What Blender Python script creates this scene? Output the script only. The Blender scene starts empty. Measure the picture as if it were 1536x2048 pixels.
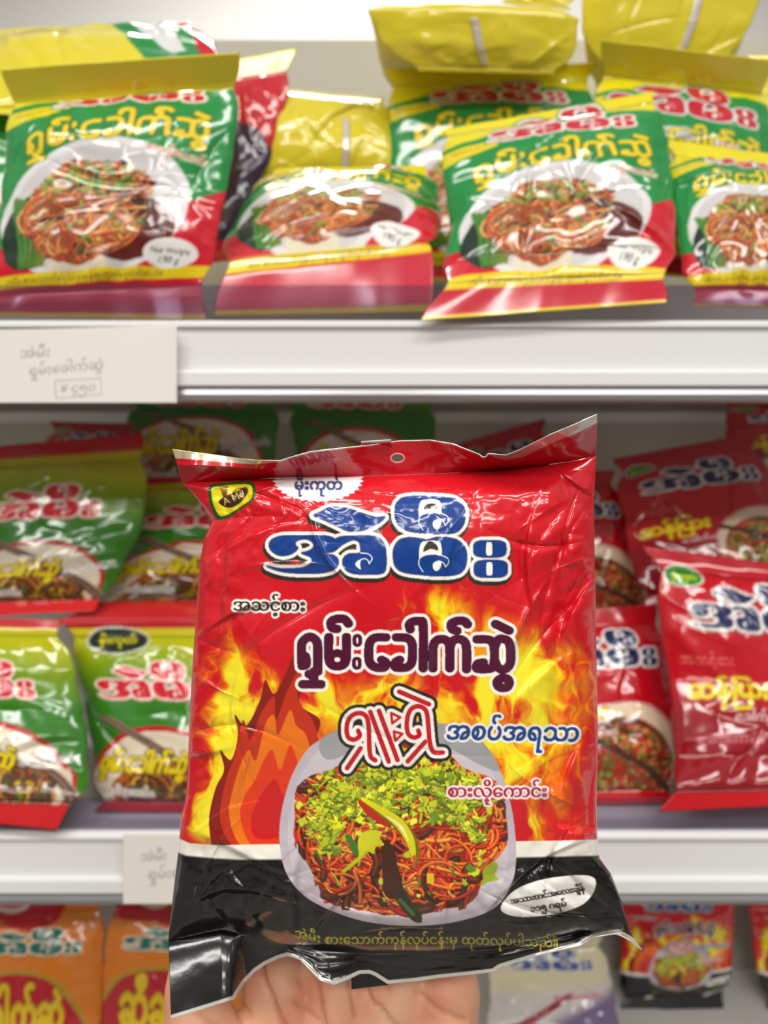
import bpy, bmesh, math
import numpy as np
from mathutils import Vector

# ------------------------------------------------------------------ camera, sky, lamps, exposure
SC = bpy.context.scene
COL = SC.collection
CZ = 1.45                      # eye height of the phone
FPX = 1556.0                   # focal length for a 1536 x 2048 frame
PITCH = math.radians(5.47)
cam_d = bpy.data.cameras.new('camera')
cam_d.sensor_fit = 'VERTICAL'
cam_d.sensor_height = 36.0
cam_d.lens = 36.0 * FPX / 2048.0
cam_d.clip_start = 0.01
cam_d.dof.use_dof = True
cam_d.dof.focus_distance = 0.250
cam_d.dof.aperture_fstop = cam_d.lens / 2.7
cam = bpy.data.objects.new('camera', cam_d)
COL.objects.link(cam)
cam.location = (0, 0, CZ)
cam.rotation_euler = (math.pi / 2 - PITCH, 0, 0)
SC.camera = cam

SC.view_settings.view_transform = 'Standard'
SC.view_settings.look = 'None'
SC.view_settings.gamma = 1.0
SC.view_settings.use_curve_mapping = False
SC.view_settings.exposure = 0.38

world = bpy.data.worlds.new('shop_light')
SC.world = world
world.use_nodes = True
wn, wl = world.node_tree.nodes, world.node_tree.links
bg = wn['Background']
tc = wn.new('ShaderNodeTexCoord')
sep = wn.new('ShaderNodeSeparateXYZ')
rmp = wn.new('ShaderNodeValToRGB')
rmp.color_ramp.elements[0].position = 0.35
rmp.color_ramp.elements[0].color = (0.16, 0.15, 0.14, 1)
rmp.color_ramp.elements[1].position = 0.75
rmp.color_ramp.elements[1].color = (0.86, 0.85, 0.83, 1)
mp = wn.new('ShaderNodeMath'); mp.operation = 'MULTIPLY_ADD'
mp.inputs[1].default_value = 0.5; mp.inputs[2].default_value = 0.5
wl.new(tc.outputs['Generated'], sep.inputs[0])
wl.new(sep.outputs['Z'], mp.inputs[0])
wl.new(mp.outputs[0], rmp.inputs[0])
# the shop all round: pale and dark patches
nz = wn.new('ShaderNodeTexNoise'); nz.inputs['Scale'].default_value = 2.4; nz.inputs['Detail'].default_value = 3
vr = wn.new('ShaderNodeMath'); vr.operation = 'MULTIPLY_ADD'; vr.inputs[1].default_value = 3.6; vr.inputs[2].default_value = -0.85; vr.use_clamp = False
mxw = wn.new('ShaderNodeMath'); mxw.operation = 'MAXIMUM'; mxw.inputs[1].default_value = 0.18
vm = wn.new('ShaderNodeVectorMath'); vm.operation = 'SCALE'
wl.new(tc.outputs['Generated'], nz.inputs['Vector'])
wl.new(nz.outputs['Fac'], vr.inputs[0]); wl.new(vr.outputs[0], mxw.inputs[0])
wl.new(rmp.outputs[0], vm.inputs[0]); wl.new(mxw.outputs[0], vm.inputs['Scale'])
wl.new(vm.outputs[0], bg.inputs[0])
bg.inputs[1].default_value = 0.36


def lamp(name, loc, rot, sx, sy, power, colour=(1, 0.97, 0.92)):
    d = bpy.data.lights.new(name, 'AREA')
    d.shape = 'RECTANGLE'; d.size = sx; d.size_y = sy
    d.energy = power; d.color = colour
    o = bpy.data.objects.new(name, d); COL.objects.link(o)
    o.location = loc; o.rotation_euler = rot
    return o


for lx_, ly_, pw_ in ((-0.75, -0.65, 14), (0.75, -0.65, 14), (-1.5, -1.9, 18), (0.0, -1.9, 18), (1.5, -1.9, 18), (0.0, -3.4, 22), (0.0, 1.6, 24)):
    lamp('ceiling_lamp', (lx_, ly_, 3.0), (0, 0, 0), 1.2, 0.26, pw_)

# ------------------------------------------------------------------ helpers
CP, SP = math.cos(PITCH), math.sin(PITCH)


def at(px, py, Y):
    """pixel of the 1536 x 2048 frame + world depth Y -> world point (works on arrays, too)"""
    x = (np.asarray(px, float) - 768.0) / FPX
    y = -(np.asarray(py, float) - 1024.0) / FPX
    dy = CP + y * SP
    dz = -SP + y * CP
    t = np.asarray(Y, float) / dy
    return np.stack(np.broadcast_arrays(x * t, Y, dz * t + CZ), -1)


def zat(py, Y):
    return float(at(768, py, Y)[2])


def xat(px, py, Y):
    return float(at(px, py, Y)[0])


def lin(c):
    c = np.clip(np.asarray(c, np.float32), 0, 1)
    return np.where(c <= 0.04045, c / 12.92, ((c + 0.055) / 1.055) ** 2.4)


def rgb(r, g, b):
    return tuple(float(v) for v in lin(np.array([r, g, b]) / 255.0)) + (1.0,)


def material(name, colour, rough=0.5, metal=0.0, spec=0.5, coat=0.0, trans=0.0, noise=0.0, scale=40, bump=0.0):
    m = bpy.data.materials.new(name); m.use_nodes = True
    nt = m.node_tree; b = nt.nodes['Principled BSDF']
    b.inputs['Base Color'].default_value = colour
    b.inputs['Roughness'].default_value = rough
    b.inputs['Metallic'].default_value = metal
    b.inputs['Specular IOR Level'].default_value = spec
    b.inputs['Coat Weight'].default_value = coat
    b.inputs['Transmission Weight'].default_value = trans
    if noise or bump:
        t = nt.nodes.new('ShaderNodeTexNoise'); t.inputs['Scale'].default_value = scale
        t.inputs['Detail'].default_value = 4
        c = nt.nodes.new('ShaderNodeTexCoord'); nt.links.new(c.outputs['Object'], t.inputs['Vector'])
        if noise:
            mx = nt.nodes.new('ShaderNodeMix'); mx.data_type = 'RGBA'
            mx.inputs[6].default_value = colour
            mx.inputs[7].default_value = tuple(v * (1 - noise) for v in colour[:3]) + (1,)
            nt.links.new(t.outputs['Fac'], mx.inputs[0]); nt.links.new(mx.outputs[2], b.inputs['Base Color'])
        if bump:
            bp = nt.nodes.new('ShaderNodeBump'); bp.inputs['Strength'].default_value = bump
            bp.inputs['Distance'].default_value = 0.002
            nt.links.new(t.outputs['Fac'], bp.inputs['Height']); nt.links.new(bp.outputs[0], b.inputs['Normal'])
    return m


def printed(name, rough, coat, spec=0.5, bump=0.0, bscale=300.0):
    """a film or paper whose print is stored on the surface itself; its alpha says where bare foil shows"""
    m = bpy.data.materials.new(name); m.use_nodes = True
    nt = m.node_tree; b = nt.nodes['Principled BSDF']
    a = nt.nodes.new('ShaderNodeAttribute'); a.attribute_name = 'print'
    nt.links.new(a.outputs['Color'], b.inputs['Base Color'])
    nt.links.new(a.outputs['Alpha'], b.inputs['Metallic'])
    b.inputs['Roughness'].default_value = rough
    b.inputs['Specular IOR Level'].default_value = spec
    b.inputs['Coat Weight'].default_value = coat
    b.inputs['Coat Roughness'].default_value = 0.08
    if bump:
        t = nt.nodes.new('ShaderNodeTexNoise'); t.inputs['Scale'].default_value = bscale
        c = nt.nodes.new('ShaderNodeTexCoord'); nt.links.new(c.outputs['Object'], t.inputs['Vector'])
        bp = nt.nodes.new('ShaderNodeBump'); bp.inputs['Strength'].default_value = bump
        bp.inputs['Distance'].default_value = 0.001
        nt.links.new(t.outputs['Fac'], bp.inputs['Height']); nt.links.new(bp.outputs[0], b.inputs['Normal'])
    return m


M_FILM = printed('printed_film', 0.13, 0.4, bump=0.03)
M_PAPER = printed('printed_paper', 0.75, 0.0, 0.2)
M_WHITE = material('white_powder_coat', rgb(226, 225, 222), 0.38, noise=0.03, scale=8)
M_PANEL = material('back_panel_paint', rgb(190, 185, 170), 0.5, noise=0.04, scale=5)
M_WALL = material('white_wall_paint', rgb(232, 230, 226), 0.6, noise=0.02, scale=3)
M_RAIL = material('white_plastic_rail', rgb(228, 228, 228), 0.3, noise=0.02, scale=10)
M_GREY = material('grey_metal_edge', rgb(168, 168, 170), 0.3, metal=0.6, noise=0.05, scale=30)
M_FLOOR = material('floor_vinyl', rgb(140, 132, 124), 0.3, noise=0.1, scale=3)
M_CLEAR = bpy.data.materials.new('clear_acrylic'); M_CLEAR.use_nodes = True
_nt = M_CLEAR.node_tree
_o = _nt.nodes['Material Output']; _b = _nt.nodes['Principled BSDF']
_b.inputs['Base Color'].default_value = rgb(150, 145, 165)
_b.inputs['Roughness'].default_value = 0.15
_tr = _nt.nodes.new('ShaderNodeBsdfTransparent'); _tr.inputs[0].default_value = (0.72, 0.70, 0.78, 1)
_mx = _nt.nodes.new('ShaderNodeMixShader'); _mx.inputs[0].default_value = 0.06
_nt.links.new(_tr.outputs[0], _mx.inputs[1]); _nt.links.new(_b.outputs[0], _mx.inputs[2])
_nt.links.new(_mx.outputs[0], _o.inputs['Surface'])


def link(name, me, m, parent=None, loc=None):
    o = bpy.data.objects.new(name, me); COL.objects.link(o)
    if m is not None:
        me.materials.append(m)
    if parent is not None:
        o.parent = parent
    if loc is not None:
        o.location = loc
    return o


def empty(name, loc, label, cat, group=None):
    o = bpy.data.objects.new(name, None); COL.objects.link(o)
    o.location = loc; o.empty_display_size = 0.02
    return tag(o, label, cat, group)


def tag(o, label, cat, group=None):
    o['label'] = label; o['category'] = cat
    if group:
        o['group'] = group
    return o


def boxes(name, lst, m, parent=None, kind=None, bevel=0.0, origin=(0, 0, 0)):
    bm = bmesh.new()
    for (x0, x1, y0, y1, z0, z1) in lst:
        r = bmesh.ops.create_cube(bm, size=1)
        for v in r['verts']:
            v.co = Vector(((x0 + x1) / 2 + v.co.x * (x1 - x0) - origin[0], (y0 + y1) / 2 + v.co.y * (y1 - y0) - origin[1],
                           (z0 + z1) / 2 + v.co.z * (z1 - z0) - origin[2]))
    if bevel:
        bmesh.ops.bevel(bm, geom=bm.edges[:], offset=bevel, segments=2, affect='EDGES')
    me = bpy.data.meshes.new(name); bm.to_mesh(me); bm.free()
    o = link(name, me, m, parent)
    if kind:
        o['kind'] = kind
    return o


def extrude_x(name, prof, x0, x1, m, parent=None, origin=(0, 0, 0), smooth=False):
    """closed y-z profile run along x"""
    n = len(prof)
    vs = [(x0 - origin[0], y - origin[1], z - origin[2]) for y, z in prof] + [(x1 - origin[0], y - origin[1], z - origin[2]) for y, z in prof]
    fs = [(i, (i + 1) % n, n + (i + 1) % n, n + i) for i in range(n)] + [tuple(range(n))[::-1], tuple(range(n, 2 * n))]
    me = bpy.data.meshes.new(name); me.from_pydata(vs, [], fs); me.update()
    bm = bmesh.new(); bm.from_mesh(me); bmesh.ops.recalc_face_normals(bm, faces=bm.faces[:]); bm.to_mesh(me); bm.free()
    return link(name, me, m, parent)


# ------------------------------------------------------------------ the shelving
YF, YB = 0.50, 0.84            # front edge of the shelves, back panel
XL, XR = -1.2, 1.2
boxes('wall_back', [(-4, 4, 2.4, 2.45, 0.0, 3.1)], M_WALL, kind='structure')
boxes('floor', [(-4, 4, -4, 2.4, -0.05, 0.0)], M_FLOOR, kind='structure')


def shelf(label, ztop, zbot, guard_top, parts=True):
    root = empty('shelf', (0, YF, ztop), label, 'shelf')
    O = (0, YF, ztop)
    h = ztop - zbot
    boxes('board', [(XL, XR, YF + 0.004, YB - 0.001, ztop - 0.030, ztop)], M_WHITE, root, origin=O)
    # price rail: rounded nose, flat face, stepped lower face, grey bottom curl
    p = [(YF + 0.004, ztop), (YF - 0.001, ztop - 0.0005), (YF - 0.004, ztop - 0.003), (YF - 0.004, ztop - h * 0.09),
         (YF - 0.0015, ztop - h * 0.10), (YF - 0.0015, ztop - h * 0.60), (YF - 0.005, ztop - h * 0.615), (YF - 0.0055, ztop - h * 0.64),
         (YF - 0.0055, ztop - h * 0.79), (YF - 0.003, ztop - h * 0.82), (YF + 0.004, ztop - h * 0.84)]
    extrude_x('price_rail', p, XL, XR, M_RAIL, root, O)
    q = [(YF + 0.004, ztop - h * 0.84), (YF - 0.0030, ztop - h * 0.83), (YF - 0.0045, ztop - h * 0.90), (YF - 0.003, ztop - h * 0.97),
         (YF + 0.001, ztop - h), (YF + 0.006, ztop - h * 0.98), (YF + 0.006, ztop - h * 0.84)]
    extrude_x('rail_lower_edge', q, XL, XR, M_GREY, root, O)
    g = boxes('front_guard', [(XL, XR, YF + 0.0005, YF + 0.0022, ztop - 0.001, guard_top)], M_CLEAR, root, origin=O)
    g['label'] = 'clear plastic front guard'
    boxes('rear_lip', [(XL, XR, YB - 0.012, YB - 0.001, ztop - 0.058, ztop - 0.047)], M_WHITE, root, origin=O)
    return root


ZU, ZM = zat(640, YF), zat(1660, YF)
ZB = zat(2012, 0.78)
ZT = zat(78, YB)
hp = tag(empty('shelf_back_panel', (0, YB, 0), '', ''), 'beige metal back panel standing behind all the shelves', 'panel')
boxes('panel', [(XL, XR, YB, YB + 0.02, 0.0, ZT)], M_PANEL, hp, origin=(0, YB, 0), bevel=0.002)
for x in (XL + 0.03, XR - 0.03):
    boxes('upright', [(x - 0.02, x + 0.02, YB + 0.021, YB + 0.06, 0.0, ZT - 0.01)], M_GREY, hp, origin=(0, YB, 0))
shelf('white shelf with price rail under the yellow and green packets', ZU, zat(806, YF), zat(570, YF))
shelf('white shelf carrying the green packets and the red packets behind the hand', ZM, zat(1808, YF), zat(1598, YF))
rb = empty('shelf', (0, YF, ZB), 'white bottom shelf under the orange and black packets', 'shelf')
boxes('board', [(XL, XR, YF, YB - 0.001, ZB - 0.03, ZB)], M_WHITE, rb, origin=(0, YF, ZB))

# ------------------------------------------------------------------ print artwork: a small painter on arrays
def smooth_closed(pts, k=6):
    p = np.asarray(pts, float); n = len(p); out = []
    for i in range(n):
        a, b, c, d = p[i - 1], p[i], p[(i + 1) % n], p[(i + 2) % n]
        for j in range(k):
            t = j / k
            out.append(0.5 * (2 * b + (c - a) * t + (2 * a - 5 * b + 4 * c - d) * t * t + (3 * b - a - 3 * c + d) * t ** 3))
    return np.array(out)


def smooth_open(pts, k=6):
    p = np.asarray(pts, float); n = len(p)
    if n < 3:
        return p
    q = np.vstack([2 * p[0] - p[1], p, 2 * p[-1] - p[-2]]); out = []
    for i in range(1, n):
        a, b, c, d = q[i - 1], q[i], q[i + 1], q[i + 2]
        for j in range(k):
            t = j / k
            out.append(0.5 * (2 * b + (c - a) * t + (2 * a - 5 * b + 4 * c - d) * t * t + (3 * b - a - 3 * c + d) * t ** 3))
    out.append(p[-1])
    return np.array(out)


def poly_edges(p):
    p = np.asarray(p, float)
    return np.hstack([p, np.roll(p, -1, 0)])


def raster(edges, ss=3):
    """even-odd fill of closed outlines given as edges (x0,y0,x1,y1) -> (mask, x0, y0)"""
    e = np.asarray(edges, float)
    X0 = int(np.floor(min(e[:, 0].min(), e[:, 2].min()))) - 1; X1 = int(np.ceil(max(e[:, 0].max(), e[:, 2].max()))) + 1
    Y0 = int(np.floor(min(e[:, 1].min(), e[:, 3].min()))) - 1; Y1 = int(np.ceil(max(e[:, 1].max(), e[:, 3].max()))) + 1
    w, h = (X1 - X0) * ss, (Y1 - Y0) * ss
    e = (e - np.array([X0, Y0, X0, Y0])) * ss
    s = e[:, 1] > e[:, 3]
    e[s] = e[s][:, [2, 3, 0, 1]]
    j0 = np.ceil(e[:, 1] - 0.5).astype(int); j1 = np.ceil(e[:, 3] - 0.5).astype(int)
    cnt = np.maximum(j1 - j0, 0)
    idx = np.repeat(np.arange(len(e)), cnt)
    if len(idx) == 0:
        return np.zeros((Y1 - Y0, X1 - X0), np.float32), X0, Y0
    off = np.arange(len(idx)) - np.repeat(np.cumsum(cnt) - cnt, cnt)
    rows = j0[idx] + off
    ee = e[idx]
    x = ee[:, 0] + (rows + 0.5 - ee[:, 1]) / (ee[:, 3] - ee[:, 1]) * (ee[:, 2] - ee[:, 0])
    cols = np.clip(np.ceil(x - 0.5).astype(int), 0, w)
    d = np.zeros((h, w + 1), np.int32)
    np.add.at(d, (np.clip(rows, 0, h - 1), cols), 1)
    m = (np.cumsum(d, 1)[:, :w] % 2).astype(np.float32)
    return m.reshape(Y1 - Y0, ss, X1 - X0, ss).mean((1, 3)), X0, Y0


def poly(pts, smooth=True, k=6):
    return raster(poly_edges(smooth_closed(pts, k) if smooth else np.asarray(pts, float)))


def ell(cx, cy, rx, ry, rot=0.0, n=48, power=2.0):
    t = np.linspace(0, 2 * np.pi, n, endpoint=False)
    c, s = np.cos(t), np.sin(t)
    x = rx * np.sign(c) * np.abs(c) ** (2 / power); y = ry * np.sign(s) * np.abs(s) ** (2 / power)
    a = math.radians(rot)
    return np.stack([cx + x * math.cos(a) - y * math.sin(a), cy + x * math.sin(a) + y * math.cos(a)], 1)


def stroke(pts, r, smooth=True, k=5, soft=1.0):
    p = smooth_open(pts, k) if smooth else np.asarray(pts, float)
    rr = np.broadcast_to(np.asarray(r, float), (len(p),)) if np.ndim(r) == 0 else np.interp(np.linspace(0, 1, len(p)), np.linspace(0, 1, len(r)), r)
    R = rr.max() + soft + 1
    X0, Y0 = int(np.floor(p[:, 0].min() - R)), int(np.floor(p[:, 1].min() - R))
    X1, Y1 = int(np.ceil(p[:, 0].max() + R)), int(np.ceil(p[:, 1].max() + R))
    out = np.full((Y1 - Y0, X1 - X0), -1e3, np.float32)
    for i in range(len(p) - 1):
        a, b = p[i], p[i + 1]; q = max(rr[i], rr[i + 1]) + soft + 1
        x0, x1 = int(min(a[0], b[0]) - q) - X0, int(max(a[0], b[0]) + q) + 2 - X0
        y0, y1 = int(min(a[1], b[1]) - q) - Y0, int(max(a[1], b[1]) + q) + 2 - Y0
        x0, y0 = max(x0, 0), max(y0, 0)
        gx, gy = np.meshgrid(np.arange(x0, min(x1, X1 - X0)) + X0 + 0.5, np.arange(y0, min(y1, Y1 - Y0)) + Y0 + 0.5)
        d = b - a; L = max(d @ d, 1e-9)
        t = np.clip(((gx - a[0]) * d[0] + (gy - a[1]) * d[1]) / L, 0, 1)
        v = rr[i] + (rr[i + 1] - rr[i]) * t - np.hypot(gx - a[0] - t * d[0], gy - a[1] - t * d[1])
        o = out[y0:y0 + v.shape[0], x0:x0 + v.shape[1]]
        np.maximum(o, v, out=o)
    return np.clip(out / soft + 0.5, 0, 1), X0, Y0


_TX = {}


def glyph_edges(s):
    if s not in _TX:
        c = bpy.data.curves.new('lettering', 'FONT'); c.body = s; c.size = 1.0; c.resolution_u = 4
        o = bpy.data.objects.new('lettering', c); COL.objects.link(o)
        bpy.context.view_layer.update()
        ev = o.evaluated_get(bpy.context.evaluated_depsgraph_get())
        me = ev.to_mesh()
        co = np.empty(len(me.vertices) * 3, np.float32); me.vertices.foreach_get('co', co); co = co.reshape(-1, 3)[:, :2]
        key = {}; ids = np.empty(len(co), int)
        for i, k in enumerate(map(tuple, np.round(co, 5))):
            ids[i] = key.setdefault(k, i)
        cnt = {}
        for pl in me.polygons:
            v = [ids[i] for i in pl.vertices]
            for a, b in zip(v, v[1:] + v[:1]):
                if a != b:
                    kk = (a, b) if a < b else (b, a)
                    cnt[kk] = cnt.get(kk, 0) + 1
        ed = [k for k, n in cnt.items() if n % 2]
        _TX[s] = np.array([[*co[a], *co[b]] for a, b in ed], float)
        ev.to_mesh_clear(); bpy.data.objects.remove(o); bpy.data.curves.remove(c)
    return _TX[s]


def text(s, x, y, width=None, size=None, rot=0.0, slant=0.0, sy=1.0, bend=None):
    """baseline starts at (x, y) of the canvas; y runs down"""
    e = glyph_edges(s)
    lo, hi = min(e[:, 0].min(), e[:, 2].min()), max(e[:, 0].max(), e[:, 2].max())
    k = size if size else width / (hi - lo)
    a = math.radians(rot)

    def tr(px, py):
        u = (px - lo) * k + slant * py * k; v = -py * k * sy
        if bend is not None:
            v = v + bend(u)
        return x + u * math.cos(a) + v * math.sin(a), y - u * math.sin(a) + v * math.cos(a)
    x0, y0 = tr(e[:, 0], e[:, 1]); x1, y1 = tr(e[:, 2], e[:, 3])
    return raster(np.stack([x0, y0, x1, y1], 1))


def vnoise(h, w, cell, seed):
    r = np.random.default_rng(seed)
    cy, cx = (cell, cell) if np.ndim(cell) == 0 else cell
    g = r.random((int(h / cy) + 3, int(w / cx) + 3)).astype(np.float32)
    y = np.arange(h) / cy; x = np.arange(w) / cx
    iy, ix = y.astype(int), x.astype(int)
    fy, fx = y - iy, x - ix
    fy = (fy * fy * (3 - 2 * fy))[:, None]; fx = (fx * fx * (3 - 2 * fx))[None]
    a, b = g[iy][:, ix], g[iy][:, ix + 1]
    c, d = g[iy + 1][:, ix], g[iy + 1][:, ix + 1]
    return (a * (1 - fx) + b * fx) * (1 - fy) + (c * (1 - fx) + d * fx) * fy


def fbm(h, w, cell, seed, octs=4, gain=0.5):
    o = np.zeros((h, w), np.float32); a = 1.0; t = 0.0
    for i in range(octs):
        c = tuple(max(v / 2 ** i, 1.01) for v in cell) if np.ndim(cell) else max(cell / 2 ** i, 1.01)
        o += a * vnoise(h, w, c, seed + 17 * i); t += a; a *= gain
    return o / t


def blur(m, r):
    r = int(round(r))
    if r < 1:
        return m
    for _ in range(2):
        for ax in (0, 1):
            pad = [(0, 0)] * m.ndim; pad[ax] = (r + 1, r)
            c = np.cumsum(np.pad(m, pad, mode='edge'), ax)
            n = m.shape[ax]
            m = (np.take(c, np.arange(2 * r + 1, 2 * r + 1 + n), ax) - np.take(c, np.arange(0, n), ax)) / (2 * r + 1)
    return m


class Canvas:
    def __init__(s, w, h, colour):
        s.w, s.h = w, h
        s.a = np.zeros((h, w, 4), np.float32); s.a[..., :3] = np.array(colour) / 255.0

    def full(s, m):
        if isinstance(m, np.ndarray):
            return m
        o = np.zeros((s.h, s.w), np.float32)
        k, x0, y0 = m
        a, b, c, d = max(x0, 0), max(y0, 0), min(x0 + k.shape[1], s.w), min(y0 + k.shape[0], s.h)
        if c > a and d > b:
            o[b:d, a:c] = k[b - y0:d - y0, a - x0:c - x0]
        return o

    def paint(s, m, colour, alpha=1.0, foil=0.0):
        col = np.asarray(colour, np.float32) / 255.0
        if isinstance(m, np.ndarray):
            k = m * alpha; v = s.a
        else:
            k, x0, y0 = m
            a, b, c, d = max(x0, 0), max(y0, 0), min(x0 + k.shape[1], s.w), min(y0 + k.shape[0], s.h)
            if c <= a or d <= b:
                return
            k = k[b - y0:d - y0, a - x0:c - x0] * alpha; v = s.a[b:d, a:c]
            if col.ndim == 3:
                col = col[b:d, a:c]
        k = k[..., None]
        v[..., :3] += (col - v[..., :3]) * k
        v[..., 3:] += (foil - v[..., 3:]) * k

    def union(s, ms):
        o = np.zeros((s.h, s.w), np.float32)
        for m in ms:
            np.maximum(o, s.full(m), out=o)
        return o

    def grow(s, m, r):
        """mask grown by r pixels with a round brush"""
        f = s.full(m)
        q = (f > 0.5).astype(np.int32); R = int(math.ceil(r))
        o = np.zeros((s.h, s.w), np.int32)
        cs = np.cumsum(np.pad(q, ((0, 0), (1, 0))), 1)
        for dy in range(-R, R + 1):
            if abs(dy) > r:
                continue
            w = int(round(math.sqrt(r * r - dy * dy)))
            lo = np.clip(np.arange(s.w) - w, 0, s.w); hi = np.clip(np.arange(s.w) + w + 1, 0, s.w)
            run = (cs[:, hi] - cs[:, lo]) > 0
            if dy >= 0:
                o[dy:] |= run[:s.h - dy]
            else:
                o[:dy] |= run[-dy:]
        k = o.astype(np.float32)
        p = np.pad(k, 1, mode='edge')
        k2 = (p[:-2, 1:-1] + p[2:, 1:-1] + p[1:-1, :-2] + p[1:-1, 2:] + 2 * k) / 6
        return np.maximum(k2, f)

    def shift(s, m, dx, dy):
        f = s.full(m); o = np.zeros_like(f)
        h, w = f.shape
        o[max(dy, 0):h + min(dy, 0), max(dx, 0):w + min(dx, 0)] = f[max(-dy, 0):h - max(dy, 0), max(-dx, 0):w - max(dx, 0)]
        return o

    def grid(s):
        return np.meshgrid(np.arange(s.w) + 0.5, np.arange(s.h) + 0.5)


# the house wordmark, traced in two zoomed frames
def _A(p):
    return [(500 + x / 5.4857, 940 + y / 5.4857) for x, y in p]


def _B(p):
    return [(760 + x / 5.12, 960 + y / 5.12) for x, y in p]


LOGO_FILL = [
    _A([(690, 500), (780, 455), (870, 410), (990, 408), (1100, 430), (1250, 480), (1380, 515), (1485, 515), (1400, 590), (1280, 650), (1160, 675), (1060, 665), (930, 605), (800, 545)]),
    _A([(390, 718), (600, 718), (800, 718), (890, 735), (930, 762), (940, 830), (880, 900), (800, 920), (900, 930), (960, 970), (970, 1030), (930, 1085), (850, 1120), (700, 1137), (450, 1130), (300, 1105), (180, 1052), (330, 1080), (500, 1078), (610, 1060), (675, 1010), (668, 960), (600, 930), (565, 908), (640, 888), (695, 850), (692, 800), (640, 765), (560, 762), (500, 790), (505, 835), (528, 852), (500, 890), (430, 932), (330, 940), (250, 900), (210, 840), (220, 785), (280, 740)]),
    _A([(930, 762), (1000, 730), (1150, 722), (1330, 722), (1420, 750), (1480, 830), (1495, 950), (1490, 1080), (1450, 1135), (1350, 1145), (1150, 1140), (1060, 1100), (1015, 1030), (1027, 965), (1090, 918), (1205, 908), (1207, 830), (1190, 785), (1130, 770), (1060, 795), (1000, 830), (940, 880), (880, 905), (850, 880), (880, 800)]),
    _B([(250, 175), (400, 165), (700, 180), (800, 215), (865, 290), (870, 400), (840, 480), (770, 540), (650, 552), (450, 545), (280, 520), (190, 460), (155, 380), (155, 270), (190, 210)]),
    _B([(270, 590), (330, 588), (440, 605), (480, 612), (545, 595), (600, 582), (700, 588), (790, 615), (855, 670), (890, 760), (880, 870), (840, 940), (760, 975), (600, 985), (400, 970), (240, 945), (160, 890), (135, 800), (140, 700), (190, 620)]),
    [tuple(q) for q in ell(760 + 1125 / 5.12, 960 + 705 / 5.12, 168 / 5.12, 88 / 5.12, 0, 24, 3.4)],
    [tuple(q) for q in ell(760 + 1135 / 5.12, 960 + 910 / 5.12, 172 / 5.12, 90 / 5.12, 0, 24, 3.4)],
]
_notch = [(400, 380), (395, 290), (420, 215), (480, 197), (570, 197), (620, 230), (625, 345), (560, 340), (480, 345), (430, 362)]
_drop = [(580, 402), (625, 410), (620, 470), (580, 505), (545, 480), (542, 430)]
LOGO_WHITE = [
    _B(_notch), _B(_drop), _B([(x + 5, y + 425) for x, y in _notch]), _B([(x, y + 428) for x, y in _drop]),
    _A([(1212, 985), (1165, 1010), (1160, 1050), (1215, 1092), (1208, 1040)]),
    [tuple(q) for q in ell(760 + 1118 / 5.12, 960 + 705 / 5.12, 33 / 5.12, 70 / 5.12, 0, 20, 4)],
    [tuple(q) for q in ell(760 + 1120 / 5.12, 960 + 910 / 5.12, 33 / 5.12, 70 / 5.12, 0, 20, 4)],
]
LOGO_HOLE = [
    _B([(452, 300), (470, 255), (530, 240), (578, 252), (585, 290), (520, 292)]), _B([(445, 735), (462, 670), (510, 625), (580, 665), (590, 720), (520, 705)]),
    _A([(588, 800), (652, 816), (600, 837)]), _A([(985, 918), (1050, 850), (1160, 820), (1158, 850), (1070, 865)]),
]
LOGO_ARC = [
    _B([(405, 370), (398, 440), (440, 510)]), _B([(405, 795), (398, 865), (440, 940)]),
    _B([(625, 342), (690, 372), (700, 420), (668, 465)]), _B([(625, 770), (690, 800), (703, 845), (672, 890)]),
    _B([(600, 402), (650, 425), (668, 465)]), _B([(600, 827), (650, 850), (672, 890)]),
    _A([(1210, 908), (1300, 922), (1340, 970), (1308, 1027)]), _A([(1212, 985), (1260, 972), (1295, 995), (1308, 1027)]),
]
LX0, LX1, LY0, LY1 = 525.0, 1025.0, 985.0, 1175.0


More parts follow.
